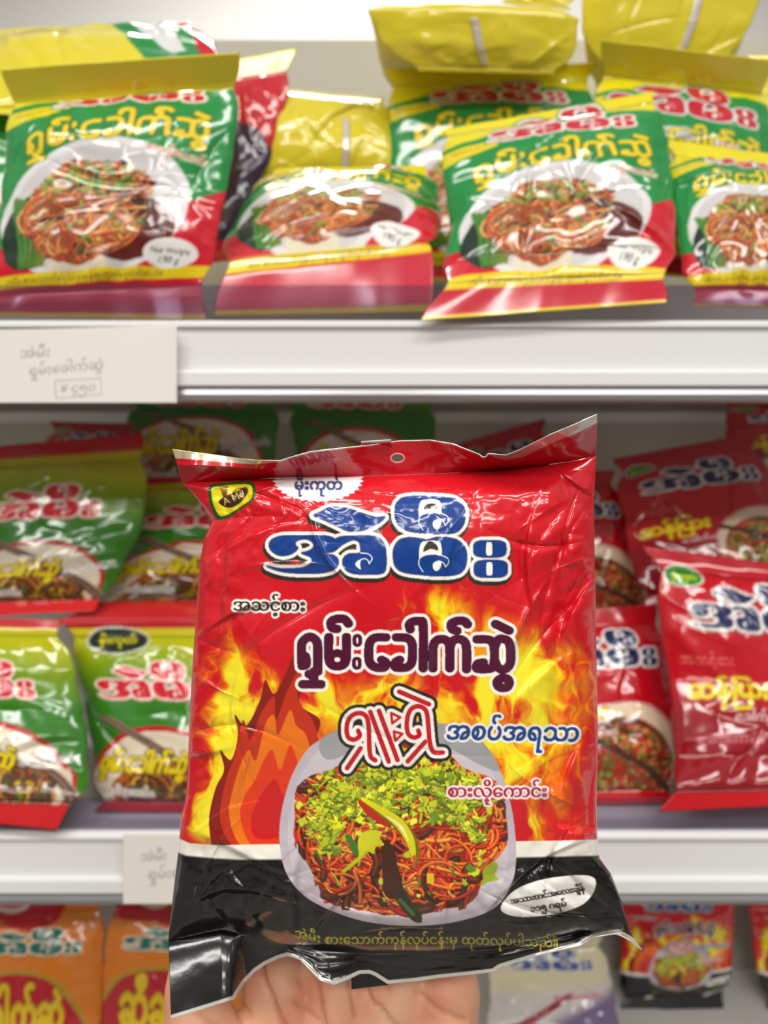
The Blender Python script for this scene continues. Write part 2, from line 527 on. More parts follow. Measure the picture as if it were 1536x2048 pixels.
def logo(C, box=None, rot=0.0, fill=(24, 64, 140), outline=(252, 246, 236), shadow=(52, 46, 36), rim=None, out=8.0, drop=7, hole=(62, 54, 44), bend=None, arcs=True):
    """paint the wordmark; box = (x0, y0, x1, y1) it fills, None = where it stands on the big packet"""
    if box is None:
        k = ky = 1.0; f = lambda p: np.asarray(p, float) - [OX, OY]
    else:
        k = (box[2] - box[0]) / (LX1 - LX0); ky = (box[3] - box[1]) / (LY1 - LY0); a = math.radians(rot)

        def f(p):
            q = (np.asarray(p, float) - [LX0, LY0]) * [k, ky]
            if bend is not None:
                q[:, 1] += bend(q[:, 0])
            return np.stack([box[0] + q[:, 0] * math.cos(a) + q[:, 1] * math.sin(a), box[1] - q[:, 0] * math.sin(a) + q[:, 1] * math.cos(a)], 1)
    base = C.union([poly(f(p), True, 4) for p in LOGO_FILL])
    wide = C.grow(base, max(out * k, 1.2))
    d = max(1, int(round(drop * min(1, k * 1.3))))
    if shadow is not None:
        sh = np.zeros_like(wide)
        for i in range(1, d + 1):
            np.maximum(sh, C.shift(wide, -(i // 3), i), out=sh)
        C.paint(C.grow(sh, 1.5 * k) if k > 0.5 else sh, shadow)
    if rim is not None:
        C.paint(C.grow(wide, max(5 * k, 1.2)), rim)
    C.paint(wide, outline)
    if k > 0.5:
        C.paint(C.grow(base, 1.2), (110, 90, 110))
    C.paint(base, fill)
    for p in LOGO_WHITE:
        C.paint(poly(f(p), True, 4), outline)
    for p in LOGO_HOLE:
        C.paint(poly(f(p), True, 3), hole)
    if arcs and k > 0.3:
        for p in LOGO_ARC:
            C.paint(stroke(f(p), max(1.1 * k, 0.5)), outline)


# the big rounded lettering under the wordmark, as pen strokes (frame 1536 x 614)
TITLE = [
    [(135, 405), (132, 300), (140, 255), (182, 226), (222, 250), (232, 300), (232, 440)], [(135, 405), (158, 400), (163, 375), (155, 345)],
    [(207, 440), (207, 510)], [(140, 518), (252, 518)], [(178, 455), (207, 462)],
    [(300, 228), (298, 340), (312, 392), (352, 408), (395, 392), (408, 340), (408, 228)],
    [(322, 365), (332, 338), (352, 328), (372, 338), (382, 365)],
    [(350, 178), (320, 170), (314, 135), (345, 117), (395, 118), (420, 145)],
    [(475, 235), (475, 262)], [(472, 375), (472, 402)],
    [(650, 230), (585, 232), (552, 262), (546, 320), (552, 385), (590, 414), (640, 414), (650, 385), (625, 368)],
    [(715, 230), (780, 234), (810, 265), (814, 320), (808, 385), (775, 414), (712, 414), (708, 385), (735, 368)],
    [(800, 180), (795, 150), (820, 132), (860, 132), (880, 160), (880, 420)],
    [(940, 420), (940, 300), (955, 255), (992, 240), (1030, 255), (1043, 300), (1043, 420)], [(1043, 300), (1058, 255), (1095, 240), (1132, 255), (1146, 300), (1146, 425)],
    [(1088, 190), (1058, 178), (1052, 148), (1085, 130), (1130, 130), (1152, 150)],
    [(1210, 242), (1285, 245), (1312, 275), (1318, 340), (1312, 400), (1290, 422), (1212, 422), (1215, 392), (1250, 385)],
    [(1318, 290), (1340, 245), (1372, 240), (1405, 258), (1418, 320), (1412, 395), (1372, 428), (1335, 410), (1320, 370)],
    [(1325, 148), (1408, 188)],
    [(1345, 490), (1370, 478), (1400, 488), (1408, 512), (1395, 535), (1362, 540), (1338, 525), (1335, 502), (1345, 490)],
]
TITLE_HOLE = [ell(475, 249, 7, 20), ell(472, 389, 7, 20), ell(352, 366, 19, 15)]


def title_masks(C, f, r):
    return C.union([stroke(f(p), r) for p in TITLE]), [poly(f(p), True, 2) for p in TITLE_HOLE]


def noodle_dish(C, cx, cy, rx, ry, seed, n=260, base=(120, 34, 18), cols=((226, 76, 26), (242, 106, 36), (206, 46, 22), (250, 146, 54), (186, 34, 20), (232, 84, 30)), green=0.5, gcol=((226, 232, 40), (206, 222, 44), (240, 240, 70), (160, 190, 44), (220, 230, 50), (120, 150, 40)), size=1.0, greentop=0.55, dark=((60, 30, 20), (84, 40, 24)), clumps=(), coff=(0, 0)):
    """a heap of noodles and chopped herbs, printed"""
    r = np.random.default_rng(seed)
    t = np.linspace(0, 2 * np.pi, 40, endpoint=False)
    rad = 1 + 0.05 * np.sin(5 * t + seed) + 0.04 * np.sin(9 * t)
    heap = np.stack([cx + rx * rad * np.cos(t), cy + ry * rad * np.sin(t)], 1)
    hm = C.full(poly(heap, True, 2))
    keep = C.a.copy()
    C.paint(hm, base)

    flow = 9.0 * fbm(C.h, C.w, 60 * size, seed + 3, 2)

    def inside(s=1.0):
        while True:
            q = r.uniform(-1, 1, 2)
            if q @ q < s * s:
                return q
    for i in range(n):
        q = inside(1.0); L = r.uniform(24, 75) * size
        ring = r.random() < 0.28
        if ring:
            q = q / max(np.hypot(*q), 1e-3) * r.uniform(0.86, 1.0)
        fx, fy = int(np.clip(cx + q[0] * rx, 0, C.w - 1)), int(np.clip(cy + q[1] * ry, 0, C.h - 1))
        a = flow[fy, fx] + r.normal(0, 0.3); k = r.normal(0, 0.28)
        if ring:
            a = math.atan2(q[0] * ry, -q[1] * rx) + r.normal(0, 0.35); k = 0.22
        p = [np.array([cx + q[0] * rx, cy + q[1] * ry])]
        for _ in range(6):
            p.append(p[-1] + L / 6 * np.array([math.cos(a), math.sin(a) * 0.8])); a += k
        w = r.uniform(1.1, 2.6) * size
        c = np.array(cols[r.integers(len(cols))], float) * r.uniform(0.85, 1.1)
        if r.random() < 0.07:
            c = np.array(dark[r.integers(len(dark))], float); w *= 2.6
        p = np.array(p)
        C.paint(stroke(p + [0.4 * size, 1.4 * size], w * 1.15, k=3), c * 0.45, 0.75)
        C.paint(stroke(p, w, k=3), np.clip(c, 0, 255))
        C.paint(stroke(p - [0.3 * size, 0.6 * size], w * 0.38, k=3), np.clip(c * 1.25 + 22, 0, 255), 0.7)
    m = int(n * 1.5 * green)
    spots = [(x_ - coff[0] + r.normal() * 0.5 * sx_, y_ - coff[1] + r.normal() * 0.5 * sy_) for x_, y_, sx_, sy_ in clumps for _ in range(int(sx_ * sy_ / 26))]
    for i in range(m + len(spots)):
        q = inside(0.95)
        q[1] = -1 + (q[1] + 1) * greentop if r.random() < 0.88 else q[1]
        if q[0] ** 2 + q[1] ** 2 > 0.93 and i < m:
            continue
        x, y = (cx + q[0] * rx, cy + q[1] * ry) if i < m else spots[i - m]
        g = np.array(gcol[r.integers(len(gcol))], float) * r.uniform(0.82, 1.08)
        a = r.uniform(0, np.pi); s = size
        if r.random() < 0.4:
            dv = np.array([math.cos(a), math.sin(a)]) * r.uniform(4, 11) * s
            C.paint(stroke([(x - dv[0], y - dv[1] + s), (x + dv[0], y + dv[1] + s)], 2.2 * s, False), g * 0.4, 0.6)
            C.paint(stroke([(x - dv[0], y - dv[1]), (x + dv[0], y + dv[1])], r.uniform(1.0, 2.2) * s, False), np.clip(g, 0, 255))
        else:
            nl = r.integers(9, 15); tt = np.linspace(0, 2 * np.pi, nl, endpoint=False) + a
            rr = r.uniform(4.5, 11) * s * r.uniform(0.35, 1.0, nl); st_ = r.uniform(0.45, 1.0); b_ = r.uniform(0, np.pi)
            qx, qy = rr * np.cos(tt), rr * np.sin(tt) * st_
            pp = np.stack([x + qx * math.cos(b_) - qy * math.sin(b_), y + qx * math.sin(b_) + qy * math.cos(b_)], 1)
            C.paint(poly(pp + [0.6 * s, 1.6 * s], False), g * 0.4, 0.6)
            C.paint(poly(pp, False), np.clip(g, 0, 255))
    k = C.grow(hm, 5 * size)[..., None]
    C.a[...] = keep + (C.a - keep) * np.clip(k, 0, 1)


def flames(C, heat, seed, cell=90):
    h, w = C.h, C.w
    wx = fbm(h, w, cell, seed, 3) - 0.5; wy = fbm(h, w, cell, seed + 5, 3) - 0.5
    n = fbm(h, w, (cell * 0.9, cell * 0.5), seed + 9, 5, 0.55)
    gx, gy = C.grid()
    ix = np.clip((gx + wx * cell * 1.5).astype(int), 0, w - 1); iy = np.clip((gy + wy * cell * 1.5).astype(int), 0, h - 1)
    n2 = n[iy, ix]
    rid = 1 - np.abs(2 * fbm(h, w, (cell * 0.7, cell * 0.4), seed + 21, 3)[iy, ix] - 1)
    rid = np.clip((rid - 0.86) / 0.14, 0, 1)
    v = heat * (2.6 * n2 - 0.52) + 0.20 * rid * np.clip(heat * 3, 0, 1)
    v = np.clip(v, 0, 1)
    st = np.array([0, 0.22, 0.42, 0.62, 0.8, 1.0])
    cl = np.array([[206, 26, 34], [208, 34, 32], [226, 84, 24], [242, 150, 26], [250, 208, 26], [252, 234, 50]], float)
    col = np.stack([np.interp(v, st, cl[:, i]) for i in range(3)], -1)
    C.paint(np.clip(v * 3.0 - 0.1, 0, 1), col)


def gauss(C, cx, cy, sx, sy, rot=0.0):
    gx, gy = C.grid(); a = math.radians(rot)
    u = (gx - cx) * math.cos(a) + (gy - cy) * math.sin(a); v = -(gx - cx) * math.sin(a) + (gy - cy) * math.cos(a)
    return np.exp(-(u / sx) ** 2 - (v / sy) ** 2)


# ---------------------------------------------------------------- print of the packet in the hand, in frame pixels
OX, OY = 320, 810
E0 = [(345, 899), (400, 905), (450, 912), (510, 921), (560, 922), (595, 911), (620, 904), (680, 897), (740, 890), (800, 881), (860, 880), (905, 888), (958, 909), (965, 915), (972, 914), (977, 908), (992, 909), (1012, 911), (1040, 900), (1100, 870), (1150, 849), (1195, 829)]
E1 = [(366, 968), (410, 963), (460, 960), (520, 957), (600, 955), (700, 953), (800, 950), (900, 946), (1000, 940), (1080, 932), (1140, 923), (1192, 912)]
E2 = [(337, 1882), (390, 1872), (440, 1862), (500, 1872), (560, 1890), (640, 1902), (740, 1908), (860, 1908), (980, 1900), (1080, 1886), (1160, 1868), (1258, 1862)]
E3 = [(342, 2038), (400, 2020), (470, 1998), (480, 1980), (490, 1965), (510, 1944), (530, 1930), (555, 1918), (575, 1912), (600, 1920), (620, 1940), (640, 1961), (668, 1970), (695, 1960), (720, 1948), (738, 1947), (750, 1952), (775, 1968), (830, 1963), (880, 1956), (940, 1950), (988, 1944), (1000, 1935), (1080, 1911), (1160, 1891), (1190, 1873), (1235, 1866), (1260, 1880), (1284, 1899)]
EL = [(366, 968), (385, 985), (400, 1005), (425, 1040), (409, 1075), (400, 1120), (394, 1200), (388, 1280), (382, 1380), (378, 1450), (376, 1540), (372, 1590), (362, 1635), (357, 1690), (352, 1740), (345, 1800), (338, 1860), (337, 1882)]
ER = [(1192, 912), (1190, 960), (1188, 1010), (1189, 1080), (1191, 1200), (1195, 1400), (1196, 1500), (1193, 1600), (1195, 1680), (1200, 1718), (1222, 1748), (1243, 1800), (1255, 1850), (1258, 1862)]


def big_art():
    C = Canvas(980, 1240, (210, 24, 36))
    o = np.array([OX, OY], float)
    P = lambda p: np.asarray(p, float) - o
    # fire
    heat = (1.05 * gauss(C, 820 - OX, 1415 - OY, 210, 70) + 0.85 * gauss(C, 870 - OX, 1215 - OY, 60, 60) + 0.75 * gauss(C, 1010 - OX, 1560 - OY, 75, 110)
            + 0.55 * gauss(C, 900 - OX, 1270 - OY, 140, 70) + 0.7 * gauss(C, 1050 - OX, 1400 - OY, 130, 90) + 0.75 * gauss(C, 450 - OX, 1560 - OY, 65, 200) + 0.6 * gauss(C, 470 - OX, 1370 - OY, 45, 100)
            + 0.55 * gauss(C, 590 - OX, 1390 - OY, 110, 50) + 0.75 * gauss(C, 440 - OX, 1640 - OY, 70, 60) + 0.4 * gauss(C, 1110 - OX, 1560 - OY, 70, 120) + 0.5 * gauss(C, 1090 - OX, 1330 - OY, 90, 60)
            + 0.45 * gauss(C, 560 - OX, 1560 - OY, 110, 130) + 0.5 * gauss(C, 1000 - OX, 1660 - OY, 130, 60))
    flames(C, np.clip(heat, 0, 1.1), 11)
    # plain drawn flame tongues on the left
    def tongue(pts, c):
        C.paint(poly(P(pts), True), c)
    tongue([(440, 1720), (418, 1650), (430, 1580), (448, 1540), (440, 1500), (462, 1520), (476, 1470), (470, 1430), (492, 1452), (520, 1400), (530, 1360), (548, 1388), (570, 1350), (590, 1310), (602, 1370), (600, 1410), (640, 1440), (632, 1480), (656, 1500), (648, 1560), (640, 1640), (600, 1740), (520, 1750)], (140, 30, 22))
    tongue([(470, 1700), (440, 1640), (452, 1560), (470, 1510), (486, 1440), (500, 1480), (520, 1430), (548, 1392), (552, 1440), (575, 1380), (600, 1340), (596, 1400), (625, 1440), (640, 1500), (632, 1570), (640, 1640), (600, 1720), (530, 1740)], (196, 52, 26))
    tongue([(480, 1690), (458, 1630), (468, 1570), (485, 1520), (498, 1500), (512, 1520), (530, 1450), (548, 1430), (556, 1470), (580, 1420), (592, 1450), (612, 1470), (622, 1520), (612, 1580), (618, 1640), (580, 1700), (530, 1716)], (236, 118, 26))
    tongue([(495, 1680), (480, 1630), (490, 1590), (510, 1560), (528, 1520), (545, 1500), (560, 1540), (580, 1490), (596, 1530), (600, 1590), (590, 1650), (560, 1690), (520, 1700)], (226, 60, 26))
    tongue([(512, 1676), (502, 1640), (516, 1600), (536, 1570), (552, 1560), (566, 1590), (578, 1580), (580, 1630), (560, 1672)], (206, 30, 32))
    # white and black bands, bottom
    gx, gy = C.grid(); X, Y = gx + OX, gy + OY
    top_w = np.interp(X, [330, 357, 380, 440, 520, 900, 1100, 1200, 1290], [1676, 1676, 1686, 1690, 1688, 1684, 1681, 1678, 1676])
    top_b = np.interp(X, [330, 352, 372, 440, 480, 900, 1030, 1100, 1200, 1290], [1700, 1704, 1712, 1718, 1720, 1716, 1716, 1714, 1712, 1712])
    C.paint(np.clip(Y - top_w, 0, 1), (240, 234, 222)); C.paint(np.clip(Y - top_b, 0, 1), (24, 23, 22))
    C.paint(np.clip(1 - np.abs(Y - top_b) / 3, 0, 1) * 0.6, (60, 56, 50))
    # plate
    plate = [(640, 1480), (700, 1452), (800, 1440), (900, 1450), (960, 1478), (1000, 1540), (1022, 1610), (1032, 1690), (1026, 1760), (990, 1815), (920, 1842), (840, 1852), (760, 1848), (690, 1832), (620, 1800), (580, 1760), (562, 1710), (560, 1640), (580, 1560), (610, 1505)]
    pm = C.full(poly(P(plate), True))
    C.paint(pm, (196, 184, 194)); C.paint(np.clip(C.full(poly((P(plate) - P([(800, 1650)])) * 0.93 + P([(800, 1650)]), True)), 0, 1), (206, 196, 204))
    C.paint(C.full(poly(P([(640, 1480), (700, 1452), (800, 1440), (900, 1450), (960, 1478), (1000, 1540), (960, 1530), (880, 1490), (760, 1480), (660, 1520)]), True)) * 0.8, (150, 152, 152))
    noodle_dish(C, 800 - OX, 1660 - OY, 208, 172, 3, n=900, size=1.3, green=0.25, greentop=0.50, base=(150, 46, 20), clumps=[(690, 1585, 60, 42), (770, 1548, 70, 26), (850, 1560, 70, 36), (925, 1575, 46, 40), (640, 1640, 40, 44), (890, 1622, 50, 30), (770, 1600, 60, 30), (950, 1660, 26, 40), (655, 1690, 30, 22)], coff=(OX, OY))
    # chillies and coriander of the dish
    def st(p, r, c):
        C.paint(stroke(P(p), r), c)
    st([(722, 1604), (745, 1622), (775, 1640)], [6, 13, 14], (196, 40, 22))
    st([(728, 1600), (765, 1625), (800, 1650), (822, 1680), (830, 1712), (828, 1735)], [5, 9, 12, 12, 9, 3], (120, 110, 14)); st([(726, 1598), (765, 1622), (798, 1646), (818, 1676), (826, 1705), (825, 1722)], [4, 7, 10, 9, 6, 2], (226, 218, 24))
    st([(772, 1632), (800, 1652), (816, 1680)], [1, 3, 1], (252, 250, 190)); st([(829, 1715), (828, 1736)], [5, 1], (214, 90, 30))
    st([(790, 1740), (800, 1790), (830, 1830), (840, 1842)], [8, 12, 12, 4], (40, 52, 22)); st([(800, 1800), (826, 1828)], 4, (84, 104, 50))
    st([(775, 1700), (785, 1780)], [14, 18], (70, 36, 22))
    st([(688, 1742), (720, 1715), (745, 1690)], [4, 4, 3], (190, 200, 26))
    tongue([(716, 1680), (728, 1664), (748, 1660), (764, 1664), (760, 1676), (768, 1690), (752, 1694), (748, 1708), (732, 1702), (718, 1712)], (214, 212, 36))
    st([(694, 1672), (706, 1690), (712, 1706)], [4, 8, 6], (70, 120, 40))
    tongue([(966, 1740), (984, 1724), (996, 1730), (990, 1750), (998, 1760), (976, 1764), (962, 1772), (966, 1756)], (156, 176, 40))
    C.paint(poly(P([(854, 1746), (868, 1747), (868, 1768), (854, 1767)]), False), (236, 204, 30))
    # weight label
    lab = [(1002, 1812), (1030, 1780), (1080, 1760), (1140, 1751), (1180, 1752), (1192, 1764), (1184, 1790), (1160, 1812), (1110, 1828), (1050, 1834), (1012, 1828)]
    C.paint(poly(P(lab), True), (244, 240, 232))
    for s, x, y, w, r in (('အသားတင်အေလးချိန်', 1023, 1808, 149, 10.5), ('၁၁၅ ဂရမ်', 1062, 1824, 72, 9)):
        C.paint(C.grow(text(s, x - OX, y - OY, width=w, rot=r), 0.6), (30, 28, 26))
    # maker's line
    m = C.full(text('အဲမီး စားေသာက်ကုန်လုပ်ငန်းမှ ထုတ်လုပ်ပါသည်။', 590 - OX, 1874 - OY, width=525, bend=lambda u: 14 * np.clip(u / 60, 0, 1) + 6 * np.clip((u - 330) / 200, 0, 1)))
    C.paint(blur(m, 3), (150, 140, 20), 0.8); C.paint(m, (226, 212, 60))
    # starburst with a line of text under the top seal
    t = np.linspace(0, 2 * np.pi, 68, endpoint=False)
    k = np.where(np.arange(68) % 2, 1.0, 0.92)
    C.paint(poly(np.stack([636 + 92 * k * np.cos(t) - OX, 958 + 47 * k * np.sin(t) - OY], 1), False), (250, 250, 248))
    tm = text('မိုးကုတ်', 590 - OX, 979 - OY, width=94)
    C.paint(C.grow(tm, 1.2), (62, 76, 120))
    C.paint(poly(P(E0 + E1[::-1]), False), (196, 20, 36))
    # yellow maker's badge
    bd = [(418, 972), (440, 966), (490, 962), (508, 966), (512, 985), (506, 1000), (480, 1020), (455, 1036), (436, 1040), (424, 1020), (418, 1000)]
    C.paint(poly(P(bd), True), (28, 84, 36))
    ib = (P(bd) - P([(464, 996)])) * [0.86, 0.82] + P([(464, 996)])
    C.paint(poly(ib, True), (240, 224, 30))
    C.paint(poly(P([(437, 1004), (448, 994), (470, 984), (490, 974), (496, 984), (484, 1002), (466, 1014), (450, 1014)]), True), (66, 32, 18))
    for i in range(5):
        st([(440 + 4 * i, 972), (444 + 2.5 * i, 984), (447 + i, 994)], 1.0, (120, 60, 20))
    st([(462, 990), (474, 978), (492, 976)], 1.2, (120, 80, 20))
    C.paint(text('A Me', 449 - OX, 1011 - OY, width=44, rot=24), (240, 224, 120))
    # wordmark and lettering
    logo(C)
    f = lambda p: P([(560 + x / 3.072, 1200 + y / 3.072) for x, y in p])
    base, holes = title_masks(C, f, 8.3)
    C.paint(C.grow(base, 7), (252, 246, 236)); C.paint(C.grow(base, 0.8), (40, 24, 60)); C.paint(base, (84, 24, 52))
    for hm in holes:
        C.paint(hm, (250, 240, 230))
    tm = C.full(text('အသင့်စား', 467 - OX, 1221 - OY, width=142, rot=-0.5))
    C.paint(C.grow(tm, 5), (250, 246, 236)); C.paint(C.grow(tm, 0.8), (34, 30, 26))
    g = lambda p: P([(560 + x / 3.072, 1380 + y / 3.072) for x, y in p])
    R = [[(480, 250), (490, 282), (455, 305), (418, 288), (410, 225), (430, 168), (480, 142), (528, 160), (545, 225), (553, 395), (585, 432)], [(495, 358), (412, 480)], [(555, 135), (668, 440)], [(608, 128), (722, 430)],
         [(850, 250), (856, 278), (822, 292), (786, 265), (780, 190), (802, 122), (850, 100), (898, 130), (912, 230), (922, 330), (945, 382), (1000, 385)], [(892, 318), (785, 438)], [(732, 10), (915, 88)],
         [(683, 142), (738, 168), (690, 205), (683, 142)], [(700, 255), (752, 270), (708, 312), (700, 255)]]
    rm = [stroke(g(p), 4.6 if i < 7 else 2.6, smooth=i not in (7, 8)) for i, p in enumerate(R)]
    base = C.union(rm)
    C.paint(C.grow(base, 13), (36, 32, 28)); C.paint(C.grow(base, 7), (250, 244, 236)); C.paint(base, (196, 28, 36))
    tm = C.full(text('အစပ်အရသာ', 893 - OX, 1478 - OY, width=262, slant=0.12, rot=-1, sy=1.08))
    C.paint(C.grow(tm, 6), (250, 246, 240)); C.paint(C.grow(tm, 1.2), (30, 66, 130))
    tm = C.full(text('စားလို့ေကာင်း', 897 - OX, 1594 - OY, width=196, rot=0))
    C.paint(C.grow(tm, 5), (250, 240, 238)); C.paint(C.grow(tm, 0.7), (176, 28, 60))
    # unprinted foil along the cut edges
    C.paint(stroke(P(E3), 7.5, False), (214, 210, 202), 1, 0.45)
    C.paint(stroke(P(E0[:5]), [17, 15, 13, 8, 2], False), (226, 214, 178), 1, 0.5)
    C.paint(stroke(P(E0[16:]), [7, 9, 15, 16, 17, 15], False), (206, 202, 192), 1, 0.6)
    C.paint(stroke(P(E0[4:17]), 2.0, False), (214, 206, 196), 1, 0.4)
    th = np.linspace(0, 2 * np.pi, 24)
    C.paint(stroke(np.stack([795 + 13.5 * np.cos(th) - OX, 916 + 9 * np.sin(th) - OY], 1), 1.3, False), (236, 190, 170))
    return C.a


# ---------------------------------------------------------------- prints of the packets on the shelves (300 x 400 canvases)
YEL, GRN, RED = (230, 214, 26), (34, 140, 66), (206, 26, 44)


def fit(C, pts):
    return [(x * C.w, y * C.h) for x, y in pts]


def title(C, box, colour, outline, r=2.6, out=2.2, bend=None, slant=0.0):
    kx = (box[2] - box[0]) / 1340.0; ky = (box[3] - box[1]) / 460.0

    def f(p):
        q = (np.asarray(p, float) - [105, 95]) * [kx, ky]
        q[:, 0] += slant * (box[3] - box[1] - q[:, 1])
        if bend is not None:
            q[:, 1] += bend(q[:, 0])
        return q + [box[0], box[1]]
    base, _ = title_masks(C, f, r)
    if outline is not None:
        C.paint(C.grow(base, out), outline)
    C.paint(base, colour)


def weight_mark(C, cx, cy, rx, ry, lines, rot=0.0):
    C.paint(poly(ell(cx, cy, rx, ry, rot), False), (238, 236, 230))
    for s, dx, dy, w in lines:
        C.paint(text(s, cx + dx, cy + dy, width=w, rot=-rot), (70, 66, 64))


def green_yellow_art(box=(58, 38, 262, 100), ty=104):
    C = Canvas(300, 400, YEL); gx, gy = C.grid(); u, v = gx / 300, gy / 400
    top = 0.205 - 0.05 * u - 0.035 * np.sin(u * 3.1)
    C.paint(np.clip((v - top) * 400, 0, 1), GRN)
    C.paint(poly(fit(C, [(0, 0.225), (0.12, 0.215), (0.27, 0.215), (0.24, 0.25), (0.12, 0.27), (0, 0.29)]), False), YEL)
    C.paint(text('အသင့်စား', 10, 100, width=50, rot=3), (190, 120, 90))
    low = np.interp(u, [0, 0.25, 0.5, 0.8, 1], [0.74, 0.80, 0.80, 0.66, 0.56])
    C.paint(np.clip((v - low) * 400, 0, 1), RED)
    C.paint(poly(ell(138, 256, 124, 106), False), (226, 222, 222))
    C.paint(poly(ell(138, 256, 112, 96), False), (206, 202, 202))
    C.paint(poly(ell(66, 280, 44, 62, 20), False), (30, 52, 38)); C.paint(poly(ell(190, 290, 60, 46), False), (96, 34, 26))
    C.paint(poly(ell(128, 338, 40, 16), False), (226, 214, 190))
    for i in range(6):
        C.paint(stroke([(30 + 7 * i, 230 + 3 * i), (44 + 8 * i, 280), (50 + 6 * i, 335)], 3, k=3), (70 + 10 * i, 130, 46))
    noodle_dish(C, 132, 258, 84, 76, 5, n=230, base=(150, 76, 40), cols=((226, 150, 76), (236, 172, 100), (206, 106, 54), (224, 126, 66), (186, 66, 44)), green=0.35, gcol=((120, 170, 66), (70, 130, 56), (160, 190, 80), (200, 200, 90)), size=0.72, greentop=0.35)
    logo(C, box, 0, fill=(198, 34, 48), outline=(244, 236, 226), shadow=None, rim=(60, 130, 70), out=9)
    title(C, (36, ty, 272, ty + 62), (236, 208, 40), (60, 90, 30), r=3.6, out=1.6, bend=lambda x: 22 * ((x / 236 - 0.6) ** 2) * 2)
    C.paint(C.grow(text('စားလို့ေကာင်း', 196, 172, width=78, rot=-16), 1.4), (240, 226, 210)); C.paint(text('စားလို့ေကာင်း', 196, 172, width=78, rot=-16), (206, 90, 80))
    C.paint(np.clip((v - 0.862) * 400, 0, 1) * np.clip((0.908 - v) * 400, 0, 1), (232, 206, 30))
    C.paint(text('အဲမီး စားေသာက်ကုန်လုပ်ငန်းမှ ထုတ်လုပ်ပါသည်။', 30, 358, width=210), (90, 70, 30))
    C.paint(np.clip((v - 0.908) * 400, 0, 1), (198, 26, 50)); C.paint(np.clip((v - 0.985) * 400, 0, 1), (232, 206, 30))
    weight_mark(C, 246, 328, 35, 21, [('Net Weight', -25, -2, 50), ('190 g', -14, 12, 26)], 6)
    return C.a


def yellow_back_art():
    C = Canvas(300, 400, (224, 206, 52)); gx, gy = C.grid(); v = gy / 400
    C.paint(np.clip((0.10 - v) * 400, 0, 1), (236, 222, 60))
    logo(C, (90, 8, 250, 44), 0, fill=(198, 40, 50), outline=(244, 236, 226), shadow=None, out=9, arcs=False)
    for i in range(5):
        C.paint(text('အသင့်စား စားလို့ေကာင်း', 196, 90 + 9 * i, width=84), (150, 130, 40), 0.8)
    C.paint(np.clip((v - 0.93) * 400, 0, 1), (206, 186, 50))
    return C.a


def dark_back_art():
    C = Canvas(300, 400, (200, 34, 44)); gx, gy = C.grid(); v = gy / 400
    C.paint(np.clip((0.09 - v) * 400, 0, 1), YEL); C.paint(np.clip(1 - np.abs(v - 0.10) * 90, 0, 1), (238, 222, 200))
    C.paint(poly(ell(160, 330, 190, 200), False), (60, 40, 66)); C.paint(poly(ell(60, 330, 80, 70), False), (220, 200, 40))
    C.paint(np.clip((v - 0.90) * 400, 0, 1), (196, 30, 46))
    return C.a


def leaf_green_art(badge=True, dull=1.0):
    C = Canvas(300, 400, (178, 180, 20)); gx, gy = C.grid(); u, v = gx / 300, gy / 400
    t = np.clip((v - 0.13) / 0.34 + 0.10 * np.sin(u * 5), 0, 1)[..., None]
    C.paint(np.ones((400, 300), np.float32), (1 - t) * np.array([182, 182, 18.]) + t * np.array([52, 122, 30.]))
    C.paint(np.clip((0.055 - v) * 400, 0, 1), (192, 30, 44)); C.paint(np.clip(1 - np.abs(v - 0.075) * 50, 0, 1), (206, 186, 40))
    if badge:
        th = np.linspace(0, 2 * np.pi, 80, endpoint=False); k = np.where(np.arange(80) % 2, 1.0, 0.9)
        C.paint(poly(np.stack([84 + 62 * k * np.cos(th), 48 + 32 * k * np.sin(th)], 1), False), (206, 206, 190))
        C.paint(poly(ell(84, 48, 54, 26), False), (30, 48, 34)); C.paint(C.grow(text('မိုးကုတ်', 50, 54, width=68), 1.0), (216, 202, 40))
    C.paint(poly(ell(135, 362, 150, 138), False), (186, 34, 38)); C.paint(poly(ell(135, 364, 143, 130), False), (224, 210, 186))
    C.paint(poly(ell(140, 384, 118, 92), False), (176, 96, 30)); C.paint(poly(ell(140, 392, 110, 84), False), (110, 60, 30))
    noodle_dish(C, 150, 388, 112, 80, 8, n=150, base=(100, 54, 26), cols=((206, 130, 40), (190, 100, 40), (150, 80, 40), (90, 80, 60), (220, 160, 60)), green=0.30, gcol=((110, 150, 40), (60, 90, 50), (220, 190, 40)), size=0.9, greentop=1.0)
    for d in (0, 15):
        C.paint(stroke([(30 + d, 205), (160 + d, 290), (300 + d, 372)], 4, k=3), (84, 58, 44)); C.paint(stroke([(30 + d, 203), (160 + d, 287), (300 + d, 369)], 1.4, k=3), (170, 140, 120))
    logo(C, (34, 90, 236, 178), 0, fill=(206, 34, 46), outline=(244, 226, 214), shadow=(170, 120, 100), out=10, drop=4)
    title(C, (6, 268, 176, 330), (232, 206, 26), (60, 40, 20), r=3.6, out=1.8, slant=0.35)
    C.paint(C.grow(text('စားလို့ေကာင်း', 196, 308, width=94, rot=8), 1.8), (226, 220, 214)); C.paint(text('စားလို့ေကာင်း', 196, 308, width=94, rot=8), (120, 110, 120))
    C.paint(C.grow(text('စားလို့ေကာင်း', 6, 352, width=110, rot=-4), 2.2), (236, 232, 224)); C.paint(text('စားလို့ေကာင်း', 6, 352, width=110, rot=-4), (150, 150, 150))
    C.paint(np.clip((v - 0.925) * 400, 0, 1), (206, 34, 38))
    return C.a


